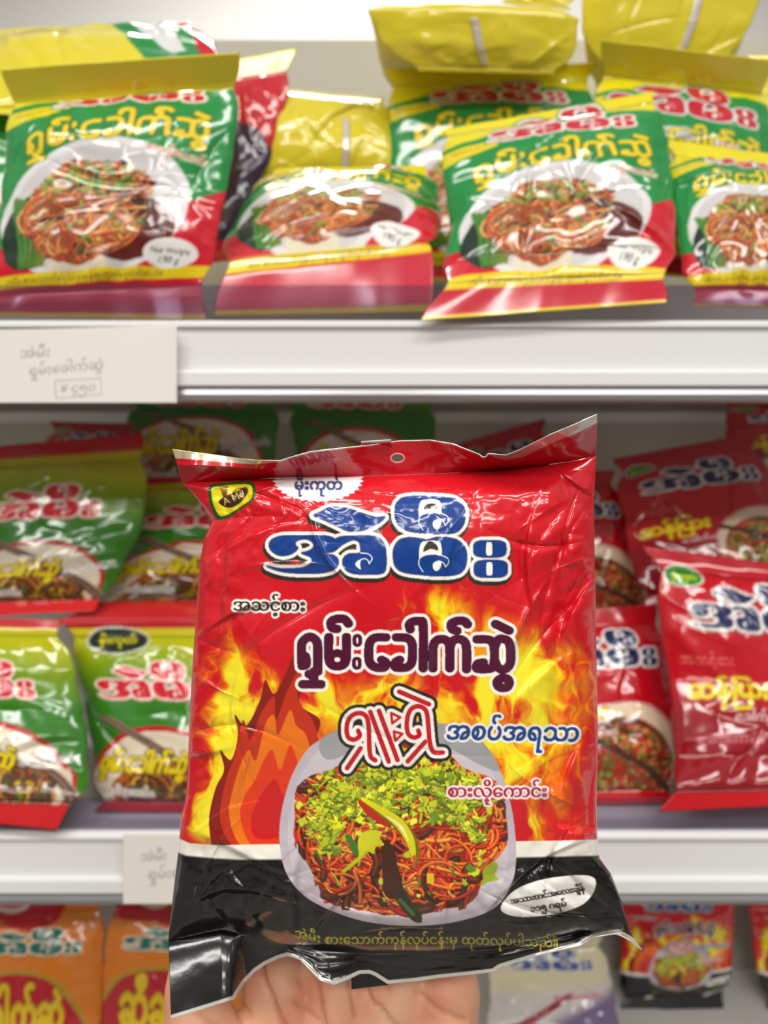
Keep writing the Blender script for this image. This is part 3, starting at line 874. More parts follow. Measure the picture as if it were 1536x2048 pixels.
def red_art(bx=0.82, by=0.71, br=0.30, food=0):
    C = Canvas(300, 400, (188, 16, 30)); gx, gy = C.grid(); u, v = gx / 300, gy / 400
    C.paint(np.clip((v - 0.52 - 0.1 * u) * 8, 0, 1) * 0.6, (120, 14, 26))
    cx, cy = bx * 300, by * 400
    C.paint(poly(ell(cx, cy, br * 300, br * 300), False), (206, 160, 146)); C.paint(poly(ell(cx, cy, br * 282, br * 280), False), (226, 200, 170)); C.paint(poly(ell(cx, cy + 10, br * 250, br * 236), False), (110, 70, 50))
    noodle_dish(C, cx, cy + 14, br * 240, br * 220, 31 + food, n=120, base=(150, 60, 36), cols=((200, 50, 36), (180, 40, 34), (206, 130, 70), (220, 90, 50)), green=0.9, gcol=((120, 140, 60), (80, 110, 50), (200, 180, 90)), size=0.95, greentop=1.0)
    for d in (0, 13):
        C.paint(stroke([(cx - br * 300 + d, cy - br * 170), (cx + d, cy - br * 30), (cx + br * 310 + d, cy + br * 150)], 3.4, k=3), (84, 50, 40))
    C.paint(poly(ell(40, 46, 36, 18), False), (226, 214, 200)); C.paint(poly(ell(40, 46, 32, 15), False), (40, 130, 40)); C.paint(C.grow(text('မိုးကုတ်', 20, 51, width=42), 0.8), (206, 214, 40))
    logo(C, (40, 46, 278, 136), 0, fill=(34, 40, 84), outline=(240, 232, 226), shadow=(120, 90, 90), out=10, drop=4)
    m = C.full(text('ဆန်ြပား', 24, 232, width=128)); C.paint(C.grow(m, 3.4), (110, 50, 10)); C.paint(C.grow(m, 2.2), (236, 206, 20))
    C.paint(C.grow(text('ေခါက်ဆွဲ', 96, 268, width=76), 0.8), (226, 200, 196)); C.paint(text('အသင့်စား', 20, 176, width=80), (226, 120, 100))
    C.paint(C.grow(text('စားလို့ေကာင်း', 34, 300, width=104), 0.6), (206, 120, 126))
    C.paint(np.clip((v - 0.93) * 400, 0, 1), (196, 16, 26)); C.paint(np.clip((0.06 - v) * 400, 0, 1), (176, 18, 32))
    return C.a


def orange_art(word='ဆီချက်'):
    C = Canvas(300, 400, (222, 128, 44)); gx, gy = C.grid(); u, v = gx / 300, gy / 400
    C.paint(poly(fit(C, [(0, 0), (0.78, 0), (0.7, 0.14), (0.55, 0.21), (0.3, 0.17), (0, 0.16)]), False), (186, 18, 28))
    C.paint(poly(ell(95, 20, 44, 24), False), (230, 210, 200)); C.paint(poly(ell(95, 18, 36, 16), False), (206, 120, 110))
    e = 0.42 + 0.75 * (u - 0.42) ** 2
    C.paint(np.clip((v - e) * 400, 0, 1), (176, 150, 50)); C.paint(np.clip((v - e - 0.022) * 400, 0, 1), (186, 40, 50))
    e2 = 0.66 + 0.9 * (u - 0.45) ** 2
    C.paint(np.clip((v - e2) * 400, 0, 1), (214, 196, 190)); C.paint(poly(ell(140, 400, 110, 90), False), (150, 90, 60))
    noodle_dish(C, 140, 400, 104, 84, 12, n=80, green=0.2)
    logo(C, (40, 74, 262, 140), 0, fill=(40, 110, 96), outline=(236, 214, 190), shadow=(150, 100, 60), out=10, drop=4)
    m = C.full(text(word, 46, 246, width=180)); C.paint(C.grow(m, 4.4), (120, 60, 20)); C.paint(C.grow(m, 3.0), (226, 190, 40))
    for d in (0, 14):
        C.paint(stroke([(300, 250 + d), (220, 300 + d), (150, 340 + d)], 4, k=3), (90, 50, 70))
    return C.a


def cream_art():
    C = Canvas(300, 400, (216, 206, 172)); gx, gy = C.grid(); u, v = gx / 300, gy / 400
    C.paint(np.clip((v - 0.42 + 0.1 * u) * 10, 0, 1), (206, 198, 196))
    C.paint(np.clip((v - 0.50 - 0.55 * (0.8 - u)) * 9, 0, 1), (120, 104, 140))
    logo(C, (40, 44, 262, 112), 0, fill=(60, 80, 150), outline=(220, 216, 200), shadow=None, out=8)
    C.paint(C.grow(text('စားလို့ေကာင်း', 150, 196, width=116), 1.2), (206, 110, 140))
    C.paint(poly(ell(90, 400, 120, 130), False), (222, 216, 214)); C.paint(poly(ell(90, 400, 104, 112), False), (170, 120, 110))
    for d in (0, 14):
        C.paint(stroke([(30, 330 + d), (110, 260 + d), (190, 180 + d)], 5, k=3), (150, 44, 56))
    return C.a


BIG = big_art()


def small_fire_art():
    yy = np.linspace(905 - OY, 1990 - OY, 400).astype(int); xx = np.linspace(372 - OX, 1196 - OX, 300).astype(int)
    a = blur(BIG, 1)[yy][:, xx].copy()
    a[:14, :, :3] = np.array([196, 22, 36]) / 255; a[..., 3] = 0
    a[375:, :, :3] = np.array([24, 24, 24]) / 255
    return a


def sample(a, x, y):
    h, w = a.shape[:2]
    x = np.clip(x - 0.5, 0, w - 1.001); y = np.clip(y - 0.5, 0, h - 1.001)
    ix, iy = x.astype(int), y.astype(int)
    fx, fy = (x - ix)[..., None], (y - iy)[..., None]
    return (a[iy, ix] * (1 - fx) + a[iy, ix + 1] * fx) * (1 - fy) + (a[iy + 1, ix] * (1 - fx) + a[iy + 1, ix + 1] * fx) * fy
#ARTEND

# ------------------------------------------------------------------ film surfaces
def grid_mesh(name, pos, col, m, parent, origin, uv=None, drop=None, smooth=True, flip=False):
    """pos (r, c, 3) points, col (r, c, 4) print -> one mesh"""
    r, c = pos.shape[:2]
    idx = np.arange(r * c).reshape(r, c)
    q = np.stack([idx[:-1, :-1], idx[1:, :-1], idx[1:, 1:], idx[:-1, 1:]], -1).reshape(-1, 4)
    if flip:
        q = q[:, ::-1]
    if drop is not None:
        q = q[~drop.reshape(-1)]
    me = bpy.data.meshes.new(name)
    add_arrays(me, (pos - np.asarray(origin)).reshape(-1, 3), q, col.reshape(-1, 4), smooth)
    return link(name, me, m, parent)


def add_arrays(me, v, q, col, smooth=True):
    me.vertices.add(len(v)); me.vertices.foreach_set('co', np.ascontiguousarray(v, np.float32).ravel())
    me.loops.add(q.size); me.loops.foreach_set('vertex_index', np.ascontiguousarray(q, np.int32).ravel())
    me.polygons.add(len(q)); me.polygons.foreach_set('loop_start', np.arange(0, q.size, 4, dtype=np.int32))
    me.polygons.foreach_set('loop_total', np.full(len(q), 4, np.int32))
    me.polygons.foreach_set('use_smooth', np.full(len(q), smooth, bool))
    me.update(calc_edges=True)
    at_ = me.attributes.new('print', 'FLOAT_COLOR', 'POINT')
    k = np.ones((len(v), 4), np.float32); k[:, :3] = lin(col[:, :3]); k[:, 3] = col[:, 3]
    at_.data.foreach_set('color', k.ravel())


def closed_mesh(name, front, fcol, back, bcol, m, parent, origin):
    """a flat bag: a front sheet and a back sheet of the same grid, welded round the rim"""
    r, c = front.shape[:2]; n = r * c
    rim = np.zeros((r, c), bool); rim[0] = rim[-1] = True; rim[:, 0] = rim[:, -1] = True
    fi = np.arange(n).reshape(r, c)
    bi = np.where(rim, fi, 0); inner = ~rim
    bi[inner] = n + np.arange(inner.sum())
    v = np.vstack([front.reshape(-1, 3), back[inner]]) - np.asarray(origin)
    col = np.vstack([fcol.reshape(-1, 4), bcol[inner]])
    f = lambda i: np.stack([i[:-1, :-1], i[1:, :-1], i[1:, 1:], i[:-1, 1:]], -1).reshape(-1, 4)
    q = np.vstack([f(fi), f(bi)[:, ::-1]])
    me = bpy.data.meshes.new(name); add_arrays(me, v, q, col)
    return link(name, me, m, parent)


def creases(u, v, seed, n, amp, width, asp=1.0, lmin=0.08, lmax=0.35, box=(0, 1, 0, 1)):
    """fold lines pressed into the film; u, v in 0..1, asp = height / width"""
    r = np.random.default_rng(seed); h = np.zeros_like(u)
    for _ in range(n):
        cx, cy = r.uniform(box[0], box[1]), r.uniform(box[2], box[3]); a = r.uniform(0, np.pi)
        L = r.uniform(lmin, lmax); w = width * r.uniform(0.5, 1.8); s = amp * r.normal()
        dx, dy = u - cx, (v - cy) * asp
        t = dx * math.cos(a) + dy * math.sin(a); d = -dx * math.sin(a) + dy * math.cos(a) + 0.12 * t * t / L
        h += s * np.exp(-(t / L) ** 2) * (np.exp(-np.abs(d) / w) if r.random() < 0.6 else np.tanh(d / w) * np.exp(-np.abs(d) / (6 * w)))
    return h


def ridged(h, w, cell, seed, sharp=1.0):
    n = fbm(h, w, cell, seed, 3) * 2 - 1
    return np.abs(n) ** sharp


def packet(label, rows, art, seed, bulge=0.013, vt=0.90, vb=0.08, n=(110, 150), crumple=1.0, group=None, back_seam=None, edge=0.0025, name='noodle_packet', rim_col=None):
    """a pillow bag between its top and bottom seals.  rows: (v, left (px, py, Y), right (px, py, Y)), v from 1 (top) to 0"""
    vs = np.array([r[0] for r in rows][::-1])
    Lp = np.array([at(*r[1]) for r in rows][::-1]); Rp = np.array([at(*r[2]) for r in rows][::-1])
    nu, nv = n
    V = np.linspace(0, 1, nv); U = np.linspace(0, 1, nu)

    def ip(P):
        o = np.stack([np.interp(V, vs, P[:, i]) for i in range(3)], 1)
        k = 2
        q = np.pad(o, ((k, k), (0, 0)), mode='reflect', reflect_type='odd')
        return np.stack([np.convolve(q[:, i], np.ones(2 * k + 1) / (2 * k + 1), 'valid') for i in range(3)], 1)
    L, R = ip(Lp), ip(Rp)
    wid = np.linalg.norm(R - L, axis=1).mean(); hei = np.linalg.norm(np.diff((L + R) / 2, axis=0), axis=1).sum()
    rg = np.random.default_rng(seed)
    ex = (R - L) / np.linalg.norm(R - L, axis=1)[:, None]
    pinch = 0.006 * (np.exp(-((V - vt) / 0.06) ** 2) + np.exp(-((V - vb) / 0.06) ** 2))
    nl = (fbm(nv, 2, (22, 2), seed, 2)[:, 0] - 0.5) * 2 * edge + pinch; nr = (fbm(nv, 2, (18, 2), seed + 1, 2)[:, 0] - 0.5) * 2 * edge + pinch
    L = L + ex * nl[:, None]; R = R - ex * nr[:, None]
    base = L[:, None] * (1 - U)[None, :, None] + R[:, None] * U[None, :, None]
    du = np.gradient(base, axis=1); dv = np.gradient(base, axis=0)
    nm = np.cross(du, dv); nm /= np.linalg.norm(nm, axis=2, keepdims=True) + 1e-12
    tocam = np.array([0, 0, CZ]) - base.mean((0, 1))
    if (nm.mean((0, 1)) @ tocam) < 0:
        nm = -nm
    uu, vv = np.meshgrid(U, V)
    s = np.clip((vv - vb) / (vt - vb), 0, 1)
    pu = np.clip(1 - np.abs(2 * uu - 1) ** 2.6, 0, 1) ** 0.75; pv = np.clip(1 - np.abs(2 * s - 1) ** 3.2, 0, 1) ** 0.8
    prof = pu * pv
    asp = hei / wid
    w = creases(uu, vv, seed, int(26), 0.0013, 0.016, asp) + 0.0030 * (fbm(nv, nu, nu * 0.22, seed + 3, 2) - 0.5) + 0.0016 * ridged(nv, nu, nu * 0.3, seed + 4)
    # gathers running in from the two seals
    gat = vnoise(2, nu, (2, nu / 13), seed + 6)[0][None] * 2 - 1
    w += 0.0022 * gat * (np.exp(-(s / 0.13) ** 2) + np.exp(-((1 - s) / 0.13) ** 2))
    w = w * crumple * np.clip(prof * 2.2, 0, 1)
    seal = (vv > vt) | (vv < vb)
    sw = 0.0022 * (fbm(nv, nu, nu * 0.30, seed + 8, 2) - 0.5) * crumple
    # seals wave a little, bodies bulge
    front = base + nm * (bulge * prof + w + np.where(seal, sw, sw * (1 - np.clip(prof * 3, 0, 1))))[..., None]
    back = base - nm * (bulge * 0.8 * prof + 0.0002)[..., None] + nm * (sw * (1 - np.clip(prof * 3, 0, 1)))[..., None]
    col = sample(art, uu * art.shape[1], (1 - vv) * art.shape[0])
    it, ib = int(round(vt * (nv - 1))), int(round(vb * (nv - 1)))
    org = base[0].mean(0)
    cc, gp = ('noodle packet', group)
    root = empty(name, org, label, cc, gp)
    bcol = np.broadcast_to(np.append(col[:, :4].mean((0, 1))[:3] if rim_col is None else np.array(rim_col) / 255, 0), col.shape)
    sl = slice(ib, it + 1)
    closed_mesh('pouch', front[sl], col[sl], back[sl], bcol[sl], M_FILM, root, org)

    def seal_part(nm_, a):
        f = front[a]; nn = nm[a]
        closed_mesh(nm_, f + nn * 0.00012, col[a], f - nn * 0.00022, col[a], M_FILM, root, org)
    seal_part('top_seal', slice(it, nv)); seal_part('bottom_seal', slice(0, ib + 1))
    if back_seam:
        uc, w0, va, vb2 = back_seam
        ia, ic = int(va * (nv - 1)), int(vb2 * (nv - 1))
        k0 = int((uc - w0 / 2) * (nu - 1)); k1 = max(int((uc + w0 / 2) * (nu - 1)), k0 + 3)
        f = front[ia:ic + 1, k0:k1 + 1]; nn = nm[ia:ic + 1, k0:k1 + 1]
        wc = np.broadcast_to(np.array([0.90, 0.86, 0.82, 0.35], np.float32), f.shape[:2] + (4,))
        o = closed_mesh('back_seam', f + nn * 0.0014, wc, f + nn * 0.0004, wc, M_FILM, root, org)
        o['label'] = 'pale back seam'
    return root


# ------------------------------------------------------------------ the packet held in the hand
def curve(pts, t):
    p = np.asarray(pts, float); d = np.r_[0, np.cumsum(np.hypot(*np.diff(p, axis=0).T))]; d /= d[-1]
    return np.interp(t, d, p[:, 0]), np.interp(t, d, p[:, 1])


def hx(pts, u):
    """point of a left-to-right curve at the fraction u of its own x span"""
    p = np.asarray(pts, float); x = p[0, 0] + (p[-1, 0] - p[0, 0]) * u
    return x, np.interp(x, p[:, 0], p[:, 1])


def held_packet():
    nu, nt, ns = 560, 660, 70
    root_at = at(790, 1900, 0.262)
    root = empty('noodle_packet', root_at, 'red spicy noodle packet with flames and a black bottom, held up in the hand', 'noodle packet')
    U = np.linspace(0, 1, nu); T = np.linspace(0, 1, nt)
    ax, ay = hx(E1, U); bx, by = hx(E2, U); lx, ly = curve(EL, T); rx, ry = curve(ER, T)
    u, t = np.meshgrid(U, T)
    X = (1 - t) * ax + t * bx + (1 - u) * lx[:, None] + u * rx[:, None] - ((1 - u) * (1 - t) * ax[0] + u * (1 - t) * ax[-1] + (1 - u) * t * bx[0] + u * t * bx[-1])
    Y = (1 - t) * ay + t * by + (1 - u) * ly[:, None] + u * ry[:, None] - ((1 - u) * (1 - t) * ay[0] + u * (1 - t) * ay[-1] + (1 - u) * t * by[0] + u * t * by[-1])
    pu = np.clip(1 - np.abs(2 * u - 1) ** 3.0, 0, 1) ** 0.62
    pt = np.clip(1 - np.abs(2 * t - 1) ** 5.0, 0, 1) ** 0.6
    prof = pu * pt
    # relief (metres towards the lens)
    fade = np.clip(prof * 1.8, 0, 1)
    edge_l = np.exp(-(u / 0.10) ** 2); edge_r = np.exp(-((1 - u) / 0.14) ** 2); low = 1 / (1 + np.exp(-(t - 0.82) / 0.025)); top = np.exp(-(t / 0.14) ** 2)
    W = 0.0016 * (fbm(nt, nu, 150, 71, 3) - 0.5) * 2
    W += 0.0007 * ridged(nt, nu, 150, 73)
    crump = 0.45 * ridged(nt, nu, 75, 75) + 0.30 * ridged(nt, nu, 38, 77) + 0.9 * (fbm(nt, nu, 60, 79, 3) - 0.5)
    W += 0.0052 * crump * np.clip(0.7 * edge_l + 0.95 * edge_r + 0.95 * low * (1 - np.exp(-((u - 0.5) / 0.28) ** 2) * 0.75) + 0.5 * top, 0, 1)
    W += 0.0010 * crump * np.exp(-((u - 0.12) / 0.12) ** 2 - ((t - 0.15) / 0.14) ** 2)
    W += creases(u, t, 5, 30, 0.0005, 0.009, 1.2, 0.05, 0.25) + creases(u, t, 6, 34, 0.0014, 0.006, 1.2, 0.04, 0.14, (0.80, 1.0, 0.02, 0.98)) + creases(u, t, 7, 26, 0.0012, 0.006, 1.2, 0.04, 0.14, (0.0, 0.16, 0.02, 0.98)) + creases(u, t, 8, 22, 0.0012, 0.008, 1.2, 0.05, 0.16, (0.0, 1.0, 0.82, 1.0)) + creases(u, t, 9, 16, 0.0011, 0.006, 1.2, 0.05, 0.14, (0.0, 0.3, 0.0, 0.2))
    # vertical gussets along the right and left sides
    W += -0.0022 * np.exp(-((u - 0.895 - 0.02 * np.sin(6 * t)) / 0.018) ** 2) * np.clip(np.sin(np.pi * np.clip((t - 0.1) / 0.75, 0, 1)), 0, 1)
    W += -0.0016 * np.exp(-((u - 0.055) / 0.014) ** 2) * np.clip(1.2 - np.abs(t - 0.2) * 4, 0, 1)
    D = 0.266 - 0.019 * prof - W * np.clip(fade + 0.15, 0, 1) * np.clip(np.minimum(t, 1 - t) * 40, 0, 1)
    front = at(X, Y, D)
    col = sample(BIG, X - OX, Y - OY)
    Dback = 0.266 + 0.0006 + 0.014 * prof
    back = at(X, Y, np.maximum(Dback, D + 0.0002))
    red = np.broadcast_to(np.array([0.74, 0.1, 0.13, 0.0], np.float32), col.shape).copy(); red[t > 0.85, :3] = 0.09
    st = 5
    pouch = grid_mesh('pouch', front, col, M_HELD, root, root_at)
    bp = grid_mesh('back_film', back[::st, ::st][:, :], red[::st, ::st], M_HELD, root, root_at, flip=True)
    # seals
    def seal(name, top_edge, bot_edge, dep, hole=None, relief=0.0, seed=0, n=ns, m=760):
        Us = np.linspace(0, 1, m); Ts = np.linspace(0, 1, n)
        x0, y0 = hx(top_edge, Us); x1, y1 = hx(bot_edge, Us)
        uu, tt = np.meshgrid(Us, Ts)
        XX = x0 * (1 - tt) + x1 * tt; YY = y0 * (1 - tt) + y1 * tt
        DD = dep(uu, tt, XX, YY) - relief * np.clip((XX - 450) / 80, 0.25, 1) * (fbm(n, m, (40, 90), seed, 3) - 0.5) * 2
        P_ = at(XX, YY, DD); c = sample(BIG, XX - OX, YY - OY)
        dr = None
        if hole is not None:
            cx = (XX[:-1, :-1] + XX[1:, 1:]) / 2; cy = (YY[:-1, :-1] + YY[1:, 1:]) / 2
            dr = ((cx - hole[0]) / hole[2]) ** 2 + ((cy - hole[1]) / hole[3]) ** 2 < 1
        o = grid_mesh(name, P_, c, M_HELD, root, root_at, drop=dr)
        sol = o.modifiers.new('film', 'SOLIDIFY'); sol.thickness = 0.0003; sol.offset = 1 if False else -1
        return o

    def dtop(uu, tt, XX, YY):
        k = 1 - tt
        lean = 0.013 + 0.004 * np.sin(uu * 9) - 0.006 * np.exp(-((XX - 800) / 90) ** 2)
        fold = 0.010 * np.exp(-((XX - 430) / 90) ** 2) * np.clip((k - 0.55) / 0.45, 0, 1) - 0.006 * np.exp(-((XX - 1130) / 80) ** 2) * k
        return 0.266 - lean * k + fold

    def dbot(uu, tt, XX, YY):
        left = 1 / (1 + np.exp((XX - 478) / 7))
        d = 0.266 + 0.0015 * np.sin(XX / 60.0) * tt
        return d - left * 0.0145 * tt ** 0.8 - 0.004 * tt * np.exp(-((XX - 650) / 60) ** 2) - 0.008 * tt * np.clip((XX - 1060) / 200, 0, 1) + 0.003 * tt * np.exp(-((XX - 540) / 35) ** 2)
    seal('top_seal', E0, E1, dtop, (795, 916, 11.5, 7.5), 0.0007, 41)
    seal('bottom_seal', E2, E3, dbot, None, 0.0006, 43, n=90)
    # the tab of the back seam, seen above the top seal and below the bottom one
    for pts, c in (([(722, 884), (782, 880), (786, 912), (724, 916)], (0.72, 0.08, 0.14)), ([(702, 1944), (775, 1952), (776, 1970), (703, 1979)], (0.06, 0.055, 0.05))):
        g = np.linspace(0, 1, 12); a, b = np.meshgrid(g, g)
        q = np.array(pts, float)
        XX = (1 - b) * ((1 - a) * q[0, 0] + a * q[1, 0]) + b * ((1 - a) * q[3, 0] + a * q[2, 0]); YY = (1 - b) * ((1 - a) * q[0, 1] + a * q[1, 1]) + b * ((1 - a) * q[3, 1] + a * q[2, 1])
        dd = np.where(YY < 1200, 0.2595 + (YY - 880) / 32 * 0.0075, 0.2685)
        kk = np.broadcast_to(np.array([*c, 0.0], np.float32), XX.shape + (4,)).copy()
        kk[:2 if q[0, 1] < 1200 else 0, :, :3] = 0.8
        o = grid_mesh('back_seam', at(XX, YY, dd), kk, M_HELD, root, root_at)
        o.modifiers.new('film', 'SOLIDIFY').thickness = 0.0003
    return root


M_HELD = printed('printed_film_held', 0.15, 0.3, bump=0.03, bscale=500)
held_packet()


# ------------------------------------------------------------------ the hand
def hand():
    px = 0.290 / FPX                                # metres per frame pixel at the hand
    # (px, py, Y, radius in px)
    chains = [
        [(640, 3250, 0.40, 185), (640, 2900, 0.36, 175), (640, 2620, 0.325, 165), (650, 2400, 0.306, 160)],
        [(590, 2450, 0.305, 140), (560, 2200, 0.298, 120), (560, 1960, 0.298, 78)],
        [(640, 2430, 0.306, 140), (660, 2180, 0.300, 115), (672, 1920, 0.300, 76)],
        [(690, 2430, 0.306, 140), (760, 2180, 0.299, 115), (785, 1930, 0.300, 75)],
        [(740, 2450, 0.306, 130), (845, 2200, 0.296, 110), (893, 1985, 0.298, 78)],
        [(560, 1960, 0.298, 66), (528, 1745, 0.301, 54), (512, 1610, 0.300, 50), (505, 1510, 0.2985, 44), (503, 1460, 0.2985, 38)],
        [(672, 1920, 0.300, 64), (668, 1685, 0.302, 55), (664, 1535, 0.3015, 51), (660, 1425, 0.3005, 45), (659, 1375, 0.3005, 39)],
        [(785, 1930, 0.300, 62), (800, 1710, 0.302, 53), (808, 1570, 0.3015, 49), (812, 1465, 0.3005, 43), (813, 1420, 0.3005, 37)],
        [(893, 1985, 0.298, 58), (926, 1800, 0.300, 47), (942, 1690, 0.300, 43), (952, 1605, 0.299, 38), (955, 1565, 0.299, 32)],
        [(570, 2420, 0.300, 130), (480, 2240, 0.288, 125), (410, 2090, 0.284, 86), (387, 1975, 0.286, 62), (408, 1850, 0.291, 56), (440, 1760, 0.2925, 52), (452, 1715, 0.2925, 42)],
    ]
    bm = bmesh.new()
    org = at(650, 2400, 0.306)
    for ch in chains:
        pts = [np.array(at(c[0], c[1], c[2])) - org for c in ch]; rad = [c[3] * px for c in ch]
        for i in range(len(pts) - 1):
            d = pts[i + 1] - pts[i]; n = max(2, int(np.linalg.norm(d) / 0.004))
            for j in range(n + 1):
                f = j / n; r = rad[i] * (1 - f) + rad[i + 1] * f
                b = bmesh.ops.create_icosphere(bm, subdivisions=2, radius=r)
                for v in b['verts']:
                    v.co += Vector(pts[i] + d * f)
    me = bpy.data.meshes.new('hand_raw'); bm.to_mesh(me); bm.free()
    o = bpy.data.objects.new('hand_raw', me); COL.objects.link(o)
    rm = o.modifiers.new('skin', 'REMESH'); rm.mode = 'VOXEL'; rm.voxel_size = 0.0013
    sm = o.modifiers.new('soft', 'SMOOTH'); sm.factor = 0.6; sm.iterations = 14
    bpy.context.view_layer.update()
    ev = o.evaluated_get(bpy.context.evaluated_depsgraph_get())
    m2 = bpy.data.meshes.new_from_object(ev)
    bpy.data.objects.remove(o); bpy.data.meshes.remove(me)
    m2.name = 'hand'
    n = len(m2.vertices)
    co = np.empty(n * 3, np.float32); m2.vertices.foreach_get('co', co); co = co.reshape(-1, 3).astype(float)
    no = np.empty(n * 3, np.float32); m2.vertices.foreach_get('normal', no); no = no.reshape(-1, 3)
    w = co + org
    # frame position of every point (to lay the palm lines where the palm has them)
    zc = w[:, 2] - CZ; f = w[:, 1] * CP - zc * SP; upv = w[:, 1] * SP + zc * CP
    X = 768 + FPX * w[:, 0] / f; Yp = 1024 - FPX * upv / f
    lines = [([(520, 1900), (526, 1955), (541, 1988), (560, 2030), (600, 2100)], 1.0), ([(628, 1930), (636, 1977), (645, 2028), (660, 2090)], 0.8), ([(700, 1960), (705, 2000), (712, 2034)], 0.6),
             ([(730, 1975), (744, 2005), (760, 2016), (786, 2046), (840, 2090)], 0.7), ([(838, 1985), (856, 2003), (880, 2022), (930, 2040)], 0.6), ([(590, 2005), (640, 2046), (690, 2090), (720, 2200)], 0.5), ([(400, 2030), (450, 2060), (520, 2075)], 0.4), ([(600, 1960), (612, 1990)], 0.4), ([(770, 1960), (778, 1990)], 0.4), ([(470, 1985), (500, 2030)], 0.35)]
    dep = np.zeros(n)
    for pts, a in lines:
        p = smooth_open(pts, 4); d = np.full(n, 1e9)
        for i in range(len(p) - 1):
            q0, q1 = p[i], p[i + 1]; e = q1 - q0; L = e @ e
            tt = np.clip(((X - q0[0]) * e[0] + (Yp - q0[1]) * e[1]) / L, 0, 1)
            d = np.minimum(d, np.hypot(X - q0[0] - tt * e[0], Yp - q0[1] - tt * e[1]))
        dep = np.maximum(dep, a * np.exp(-(d / 4.2) ** 2)) + 0.22 * a * np.exp(-(d / 16) ** 2)
    facing = np.clip(-no[:, 1] * 2, 0, 1)
    dep *= facing
    co -= no * (0.0022 * dep)[:, None]
    m2.vertices.foreach_set('co', co.astype(np.float32).ravel())
    base = np.array([242, 192, 156.]) / 255; pink = np.array([226, 152, 120.]) / 255
    r = np.random.default_rng(4)
    k = 0.5 + 0.25 * np.sin(X / 47 + 1) * np.sin(Yp / 61) + 0.25 * np.sin(X / 21 + Yp / 33)
    k = k[:, None]; kd = np.clip(0.42 * dep, 0, 1)[:, None]
    col = np.ones((n, 4), np.float32); col[:, :3] = lin((base * (1 - k) + pink * k) * (1 - kd) + np.array([176, 96, 66.]) / 255 * kd)
    a = m2.attributes.new('print', 'FLOAT_COLOR', 'POINT'); a.data.foreach_set('color', col.ravel())
    m2.polygons.foreach_set('use_smooth', np.ones(len(m2.polygons), bool))
    m2.update()
    m = bpy.data.materials.new('skin'); m.use_nodes = True
    nt = m.node_tree; b = nt.nodes['Principled BSDF']
    at_ = nt.nodes.new('ShaderNodeAttribute'); at_.attribute_name = 'print'
    nt.links.new(at_.outputs['Color'], b.inputs['Base Color'])
    b.inputs['Roughness'].default_value = 0.48
    b.inputs['Subsurface Weight'].default_value = 0.25; b.inputs['Subsurface Radius'].default_value = (1.0, 0.35, 0.2); b.inputs['Subsurface Scale'].default_value = 0.004
    tx = nt.nodes.new('ShaderNodeTexVoronoi'); tx.inputs['Scale'].default_value = 900
    tcn = nt.nodes.new('ShaderNodeTexCoord'); nt.links.new(tcn.outputs['Object'], tx.inputs['Vector'])
    bp = nt.nodes.new('ShaderNodeBump'); bp.inputs['Strength'].default_value = 0.12; bp.inputs['Distance'].default_value = 0.0006
    nt.links.new(tx.outputs['Distance'], bp.inputs['Height']); nt.links.new(bp.outputs[0], b.inputs['Normal'])
    h = link('hand', m2, m, None, Vector(org))
    return tag(h, 'open left hand with the palm to the viewer, holding up the red and black packet', 'hand')


hand()


# ------------------------------------------------------------------ price tags on the rails
def price_tag(label, x0, x1, y0, y1, lines, box=None, skew=0.0):
    W, H = 360, 160
    C = Canvas(W, H, (232, 228, 220))
    for s, x, y, w, rot, wt in lines:
        C.paint(C.grow(text(s, x, y, width=w, rot=rot, slant=0.15), wt), (160, 156, 154), 0.9)
    if box:
        C.paint(stroke(box + box[:1], 0.9, False), (160, 158, 158), 0.9)
    Yt = YF - 0.0085
    nx, ny = 240, 110
    gx, gy = np.meshgrid(np.linspace(0, 1, nx), np.linspace(0, 1, ny))
    px_ = x0 + (x1 - x0) * gx; py_ = y0 + (y1 - y0) * gy + skew * (1 - gx) * (1 - gy)
    dep = Yt + 0.0006 * np.sin(gx * 5 + 1) * gy - 0.0015 * np.exp(-((1 - gx) / 0.05) ** 2)
    pos = at(px_, py_, dep); org = at((x0 + x1) / 2, y1, Yt)
    col = sample(C.a, gx * W, gy * H)
    bk = pos + np.array([0, 0.0005, 0])
    r = empty('price_tag', org, label, 'price tag')
    closed_mesh('card', pos, col, bk, col, M_PAPER, r, org)
    # the clip that pins it to the rail
    cz = zat((y0 + y1) / 2, YF)
    boxes('clip', [(xat(x0 + 60, y0, YF), xat(x1 - 60, y0, YF), YF - 0.0077, YF - 0.0010, cz - 0.004, cz + 0.004)], M_CLEAR, r, origin=org)


price_tag('handwritten white price card on the rail under the yellow and green packets', -6, 354, 652, 806,
          [('အဲမီး', 46, 62, 58, 2, 0.3), ('ရှမ်းေခါက်ဆွဲ', 64, 100, 148, 5, 0.3), ('¥ ၄၅၀', 126, 138, 70, 3, 0.4)], [(116, 112), (208, 108), (208, 142), (118, 150)], skew=8)
price_tag('handwritten white price card half hidden behind the held packet', 246, 560, 1668, 1808,
          [('အဲမီး', 40, 62, 58, 2, 0.4), ('ရှမ်းေခါက်ဆွဲ', 58, 104, 170, 4, 0.4)], None)


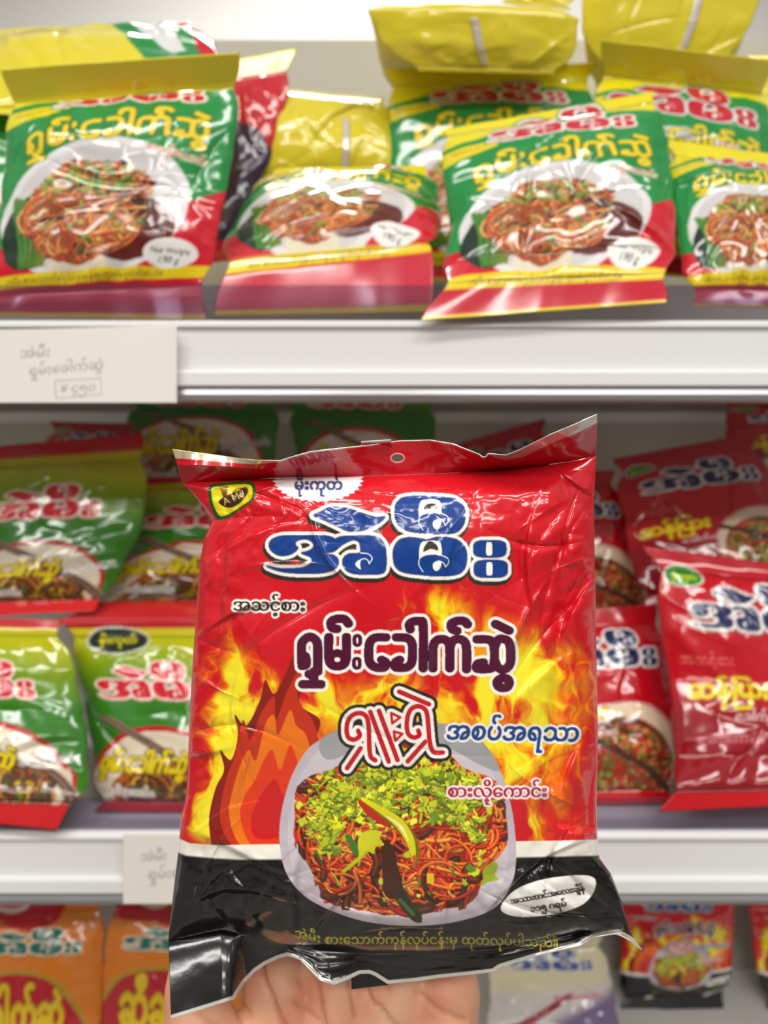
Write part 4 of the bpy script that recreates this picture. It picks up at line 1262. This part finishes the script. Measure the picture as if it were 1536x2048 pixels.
# ------------------------------------------------------------------ packets on the upper shelf
A_GY, A_YB, A_DK = green_yellow_art(), yellow_back_art(), dark_back_art()
_c = Canvas(300, 400, (226, 208, 44))
_c.paint(poly([(176, 0), (310, 0), (310, 410), (236, 410), (200, 180)], False), GRN); _c.paint(poly([(196, 10), (236, 30), (262, 180), (226, 150)], True), (226, 226, 226)); _c.paint(poly([(272, 0), (310, 0), (310, 410), (286, 410)], False), RED)  # the pale patch in the green is a glint painted into the print
_c.paint(text('စားလို့ေကာင်း', 40, 120, width=90), (150, 130, 40))
logo(_c, (20, 14, 130, 60), 0, fill=(198, 40, 50), outline=(244, 236, 226), shadow=None, out=9, arcs=False)
A_MIX = _c.a
A_LG, A_LG2 = leaf_green_art(), leaf_green_art(False)
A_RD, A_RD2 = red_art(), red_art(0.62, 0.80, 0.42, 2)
A_OR, A_OR2, A_CR, A_SF = orange_art('ေခါက်ဆွဲ'), orange_art(), cream_art(), small_fire_art()
UP, MID, LOW = 'packets on the upper shelf', 'packets on the middle shelf', 'packets on the bottom shelf'


def place(label, art, seed, rows, group, **k):
    rr = [(r[0], r[1], r[2]) for r in rows]
    return packet(label, rr, art, seed, group=group, **k)


place('green and yellow noodle packet at the far left front, above the price card', np.vstack([A_GY[:40], A_GY[76:]]), 101,
      [(1, (-2, 138, .516), (478, 104, .516)), (.91, (8, 205, .530), (490, 168, .530)), (.5, (2, 400, .523), (458, 375, .523)), (.09, (-38, 590, .512), (425, 560, .512)), (0, (-45, 632, .507), (415, 642, .507))], UP, n=(170, 210), vt=.90, bulge=.016, crumple=1.3)
place('green and yellow noodle packet whose red bottom corner pokes over the clear guard', A_GY[36:], 102,
      [(1, (868, 262, .560), (1316, 182, .560)), (.93, (876, 286, .552), (1324, 222, .552)), (.5, (896, 450, .536), (1346, 395, .536)), (.21, (880, 536, .514), (1352, 512, .514)), (.13, (876, 565, .4935), (1352, 545, .4940)), (0, (842, 642, .489), (1332, 606, .490))], UP, n=(170, 210), vb=.13, vt=.96, bulge=.016, crumple=1.3)
place('noodle packet lying face up on the upper shelf, red bottom seal facing out', A_GY, 103,
      [(1, (555, 338, .640), (845, 330, .640)), (.9, (528, 352, .630), (872, 348, .630)), (.5, (478, 425, .585), (885, 420, .585)), (.17, (436, 505, .545), (878, 478, .545)), (.10, (432, 545, .520), (874, 492, .524)), (0, (428, 632, .510), (868, 628, .508))], UP, n=(150, 190), vb=.13, bulge=.016, crumple=1.3)
place('green and yellow noodle packet at the front right end of the upper shelf', A_GY, 104,
      [(1, (1318, 275, .570), (1600, 315, .570)), (.92, (1326, 300, .562), (1625, 335, .562)), (.5, (1345, 430, .540), (1650, 440, .540)), (.10, (1368, 570, .512), (1645, 570, .512)), (0, (1378, 612, .507), (1640, 622, .507))], UP, bulge=.015, crumple=1.3)
place('green and yellow noodle packet standing behind the glaring one, under the yellow backs', A_GY, 105,
      [(1, (766, 138, .700), (1192, 126, .700)), (.92, (772, 164, .694), (1190, 152, .694)), (.5, (782, 330, .680), (1180, 320, .680)), (.08, (795, 540, .664), (1180, 530, .664)), (0, (800, 560, .662), (1180, 555, .662))], UP, bulge=.012)
place('noodle packet with a tilted red wordmark under the yellow back at upper right', green_yellow_art((16, 44, 272, 134), 138), 106,
      [(1, (1200, 78, .600), (1545, 120, .600)), (.90, (1196, 150, .620), (1540, 190, .620)), (.5, (1192, 300, .605), (1548, 350, .605)), (.08, (1190, 500, .590), (1560, 540, .590)), (0, (1190, 540, .588), (1560, 570, .588))], UP, bulge=.011)
place('noodle packet lying on the stack at upper centre, plain yellow back with a pale seam', A_YB, 107,
      [(1, (775, 195, .80), (1110, 205, .80)), (.5, (738, 17, .635), (1158, 34, .635)), (.25, (764, 85, .640), (1150, 96, .640)), (0, (825, 142, .646), (1122, 150, .646))], UP, vb=.05, vt=.95, bulge=.006, crumple=.7, back_seam=(.50, .045, .08, .44))
place('yellow noodle packet back with a seam at the top right corner, lying on the stack', A_YB, 108,
      [(1, (1180, 190, .82), (1440, 190, .82)), (.5, (1166, -30, .668), (1545, -60, .668)), (.25, (1165, 60, .672), (1500, 50, .672)), (0, (1195, 140, .678), (1430, 158, .678))], UP, vb=.05, vt=.95, bulge=.006, crumple=.7, back_seam=(.64, .05, .10, .44))
place('olive yellow noodle packet topping the stack, cut by the top edge of the picture', A_YB, 109,
      [(1, (950, -90, .690), (1150, -100, .690)), (.5, (975, -45, .665), (1145, -45, .665)), (0, (1000, 8, .640), (1150, 22, .640))], UP, bulge=.008)
place('yellow noodle packet with its printed back showing, lying behind in the upper middle', A_YB, 110,
      [(1, (512, 172, .720), (778, 196, .720)), (.99, (510, 184, .702), (780, 204, .702)), (.5, (506, 260, .690), (790, 268, .690)), (0, (505, 360, .680), (795, 360, .680))], UP, bulge=.014, vb=.05, vt=.95, back_seam=(.66, .05, .08, .55))
place('dark purple and red noodle packet back peeking out behind the far left front packet', A_DK, 111,
      [(1, (300, 150, .690), (592, 96, .690)), (.88, (296, 195, .686), (586, 150, .686)), (.5, (300, 340, .676), (540, 310, .676)), (0, (310, 540, .664), (470, 520, .664))], UP, bulge=.009, vb=.06)
place('yellow, green and red noodle packet lying on top behind the far left front packet', A_MIX, 112,
      [(1, (-60, 62, .650), (390, 42, .650)), (.6, (-60, 118, .610), (440, 104, .610)), (0, (-60, 230, .575), (470, 220, .575))], UP, bulge=.012, vb=.06, vt=.94)
place('sliver of a green noodle packet at the left picture edge on the upper shelf', A_GY, 113,
      [(1, (-330, 175, .600), (20, 180, .600)), (.5, (-330, 340, .585), (24, 345, .585)), (0, (-330, 560, .565), (22, 560, .565))], UP, bulge=.008)
place('yellow edge of a noodle packet at the right picture edge, below the yellow back', A_YB, 114,
      [(1, (1494, 112, .680), (1740, 104, .680)), (.5, (1497, 240, .670), (1745, 240, .670)), (0, (1500, 420, .655), (1750, 420, .655))], UP, bulge=.010)

# ------------------------------------------------------------------ packets on the middle shelf
place('leaf green noodle packet with a red top seal, upper left of the middle shelf', A_LG2, 201,
      [(1, (-62, 898, .630), (284, 866, .630)), (.93, (-64, 930, .628), (297, 908, .628)), (.5, (-66, 1080, .612), (282, 1060, .612)), (.08, (-68, 1205, .592), (215, 1195, .592)), (0, (-68, 1236, .582), (190, 1222, .582))], MID, bulge=.013)
place('green noodle packet directly left of the held packet, red bottom seal hanging forward', A_LG2, 202,
      [(1, (276, 955, .670), (570, 945, .670)), (.5, (250, 1085, .650), (572, 1078, .650)), (.10, (204, 1190, .620), (575, 1182, .620)), (0, (112, 1250, .575), (560, 1244, .575))], MID, bulge=.012, vb=.10)
place('green noodle packet at the bottom left of the middle shelf, cut by the picture edge', A_LG2, 203,
      [(1, (-170, 1232, .550), (122, 1240, .550)), (.93, (-172, 1256, .546), (130, 1262, .546)), (.5, (-176, 1420, .532), (168, 1422, .532)), (.20, (-180, 1545, .511), (180, 1550, .511)), (.10, (-180, 1590, .4935), (170, 1592, .4935)), (0, (-190, 1630, .490), (116, 1662, .490))], MID, bulge=.013)
place('green noodle packet with a black starburst badge left of the held packet', A_LG, 204,
      [(1, (118, 1236, .578), (470, 1234, .578)), (.93, (130, 1262, .575), (484, 1262, .575)), (.5, (174, 1430, .556), (500, 1430, .556)), (.09, (196, 1598, .531), (500, 1602, .531)), (0, (186, 1622, .522), (490, 1626, .522))], MID, bulge=.013)
place('dark green noodle packet with a pale bowl at the back, above the starburst badge packet', A_LG2[150:], 205,
      [(1, (262, 802, .770), (560, 802, .770)), (.5, (255, 870, .755), (555, 870, .755)), (0, (246, 1010, .735), (550, 1010, .735))], MID, bulge=.011)
place('dark green noodle packet at the back, just above the hang hole of the held packet', A_LG2[150:], 206,
      [(1, (574, 802, .775), (872, 802, .775)), (.5, (590, 900, .760), (868, 900, .760)), (0, (600, 1060, .740), (870, 1060, .740))], MID, bulge=.011)
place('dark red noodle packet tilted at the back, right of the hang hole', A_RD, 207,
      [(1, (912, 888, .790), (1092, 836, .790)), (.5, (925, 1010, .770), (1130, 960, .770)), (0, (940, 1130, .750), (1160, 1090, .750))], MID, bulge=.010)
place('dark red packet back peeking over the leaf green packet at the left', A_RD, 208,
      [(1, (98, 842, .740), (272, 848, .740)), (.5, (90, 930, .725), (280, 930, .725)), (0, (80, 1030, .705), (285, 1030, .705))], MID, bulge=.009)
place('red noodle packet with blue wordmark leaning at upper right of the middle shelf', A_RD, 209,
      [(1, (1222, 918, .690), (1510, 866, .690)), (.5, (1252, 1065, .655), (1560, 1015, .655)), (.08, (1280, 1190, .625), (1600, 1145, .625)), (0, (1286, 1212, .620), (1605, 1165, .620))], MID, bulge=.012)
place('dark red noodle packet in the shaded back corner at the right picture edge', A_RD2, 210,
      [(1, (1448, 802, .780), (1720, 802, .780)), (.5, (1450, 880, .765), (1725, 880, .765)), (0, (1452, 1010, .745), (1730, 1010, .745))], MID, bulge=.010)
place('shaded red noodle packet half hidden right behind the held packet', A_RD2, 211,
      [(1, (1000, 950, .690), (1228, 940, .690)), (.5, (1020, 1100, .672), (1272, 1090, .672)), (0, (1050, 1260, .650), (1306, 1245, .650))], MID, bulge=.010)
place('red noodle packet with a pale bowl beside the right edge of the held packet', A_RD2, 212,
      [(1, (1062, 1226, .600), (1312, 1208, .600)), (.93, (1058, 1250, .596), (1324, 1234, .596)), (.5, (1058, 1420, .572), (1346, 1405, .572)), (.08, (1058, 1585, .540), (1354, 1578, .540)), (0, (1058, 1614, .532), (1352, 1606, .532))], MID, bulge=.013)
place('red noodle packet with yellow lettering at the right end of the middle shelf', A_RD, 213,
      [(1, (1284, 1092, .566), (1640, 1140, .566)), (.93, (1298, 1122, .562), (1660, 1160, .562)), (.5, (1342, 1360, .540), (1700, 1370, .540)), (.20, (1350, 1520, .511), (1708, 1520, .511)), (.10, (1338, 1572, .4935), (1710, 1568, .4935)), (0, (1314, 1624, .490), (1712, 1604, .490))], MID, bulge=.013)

# ------------------------------------------------------------------ packets on the bottom shelf
def stand(label, art, seed, rows, **k):
    return place(label, art, seed, rows, LOW, **k)


def foot(px, Y):
    """frame row of the bottom shelf's top at depth Y"""
    z = ZB + 0.001 - CZ; f = Y * CP - z * SP; up = Y * SP + z * CP
    return 1024 - FPX * up / f


f1, f2, f3 = foot(100, .585), foot(1100, .715), foot(1350, .775)
stand('orange noodle packet with a dark red top at the bottom left corner of the picture', A_OR, 301,
      [(1, (-70, 1792, .640), (214, 1786, .640)), (.5, (-78, 1960, .620), (204, 1955, .620)), (0, (-88, f1, .585), (188, f1, .585))], bulge=.012)
stand('orange noodle packet just left of the thumb on the bottom shelf', A_OR2, 302,
      [(1, (222, 1780, .640), (492, 1780, .640)), (.5, (208, 1950, .620), (486, 1950, .620)), (0, (188, f1, .585), (480, f1, .585))], bulge=.012)
stand('cream noodle packet with blue lettering right of the hand on the bottom shelf', A_CR, 303,
      [(1, (985, 1868, .745), (1206, 1868, .745)), (.5, (978, 1990, .735), (1226, 1990, .735)), (0, (972, f2, .715), (1246, f2, .715))], bulge=.011)
stand('small black and red fire packet on the bottom shelf, twin of the held one', A_SF, 304,
      [(1, (1240, 1762, .800), (1470, 1762, .800)), (.5, (1244, 1880, .792), (1466, 1880, .792)), (.08, (1240, 1994, .782), (1456, 1982, .782)), (0, (1236, f3 + 4, .775), (1450, f3, .775))], bulge=.011)
stand('black and red fire packet at the bottom right picture edge', A_SF, 305,
      [(1, (1492, 1762, .800), (1720, 1762, .800)), (.5, (1506, 1880, .792), (1730, 1880, .792)), (0, (1530, f3, .775), (1740, f3, .775))], bulge=.011)
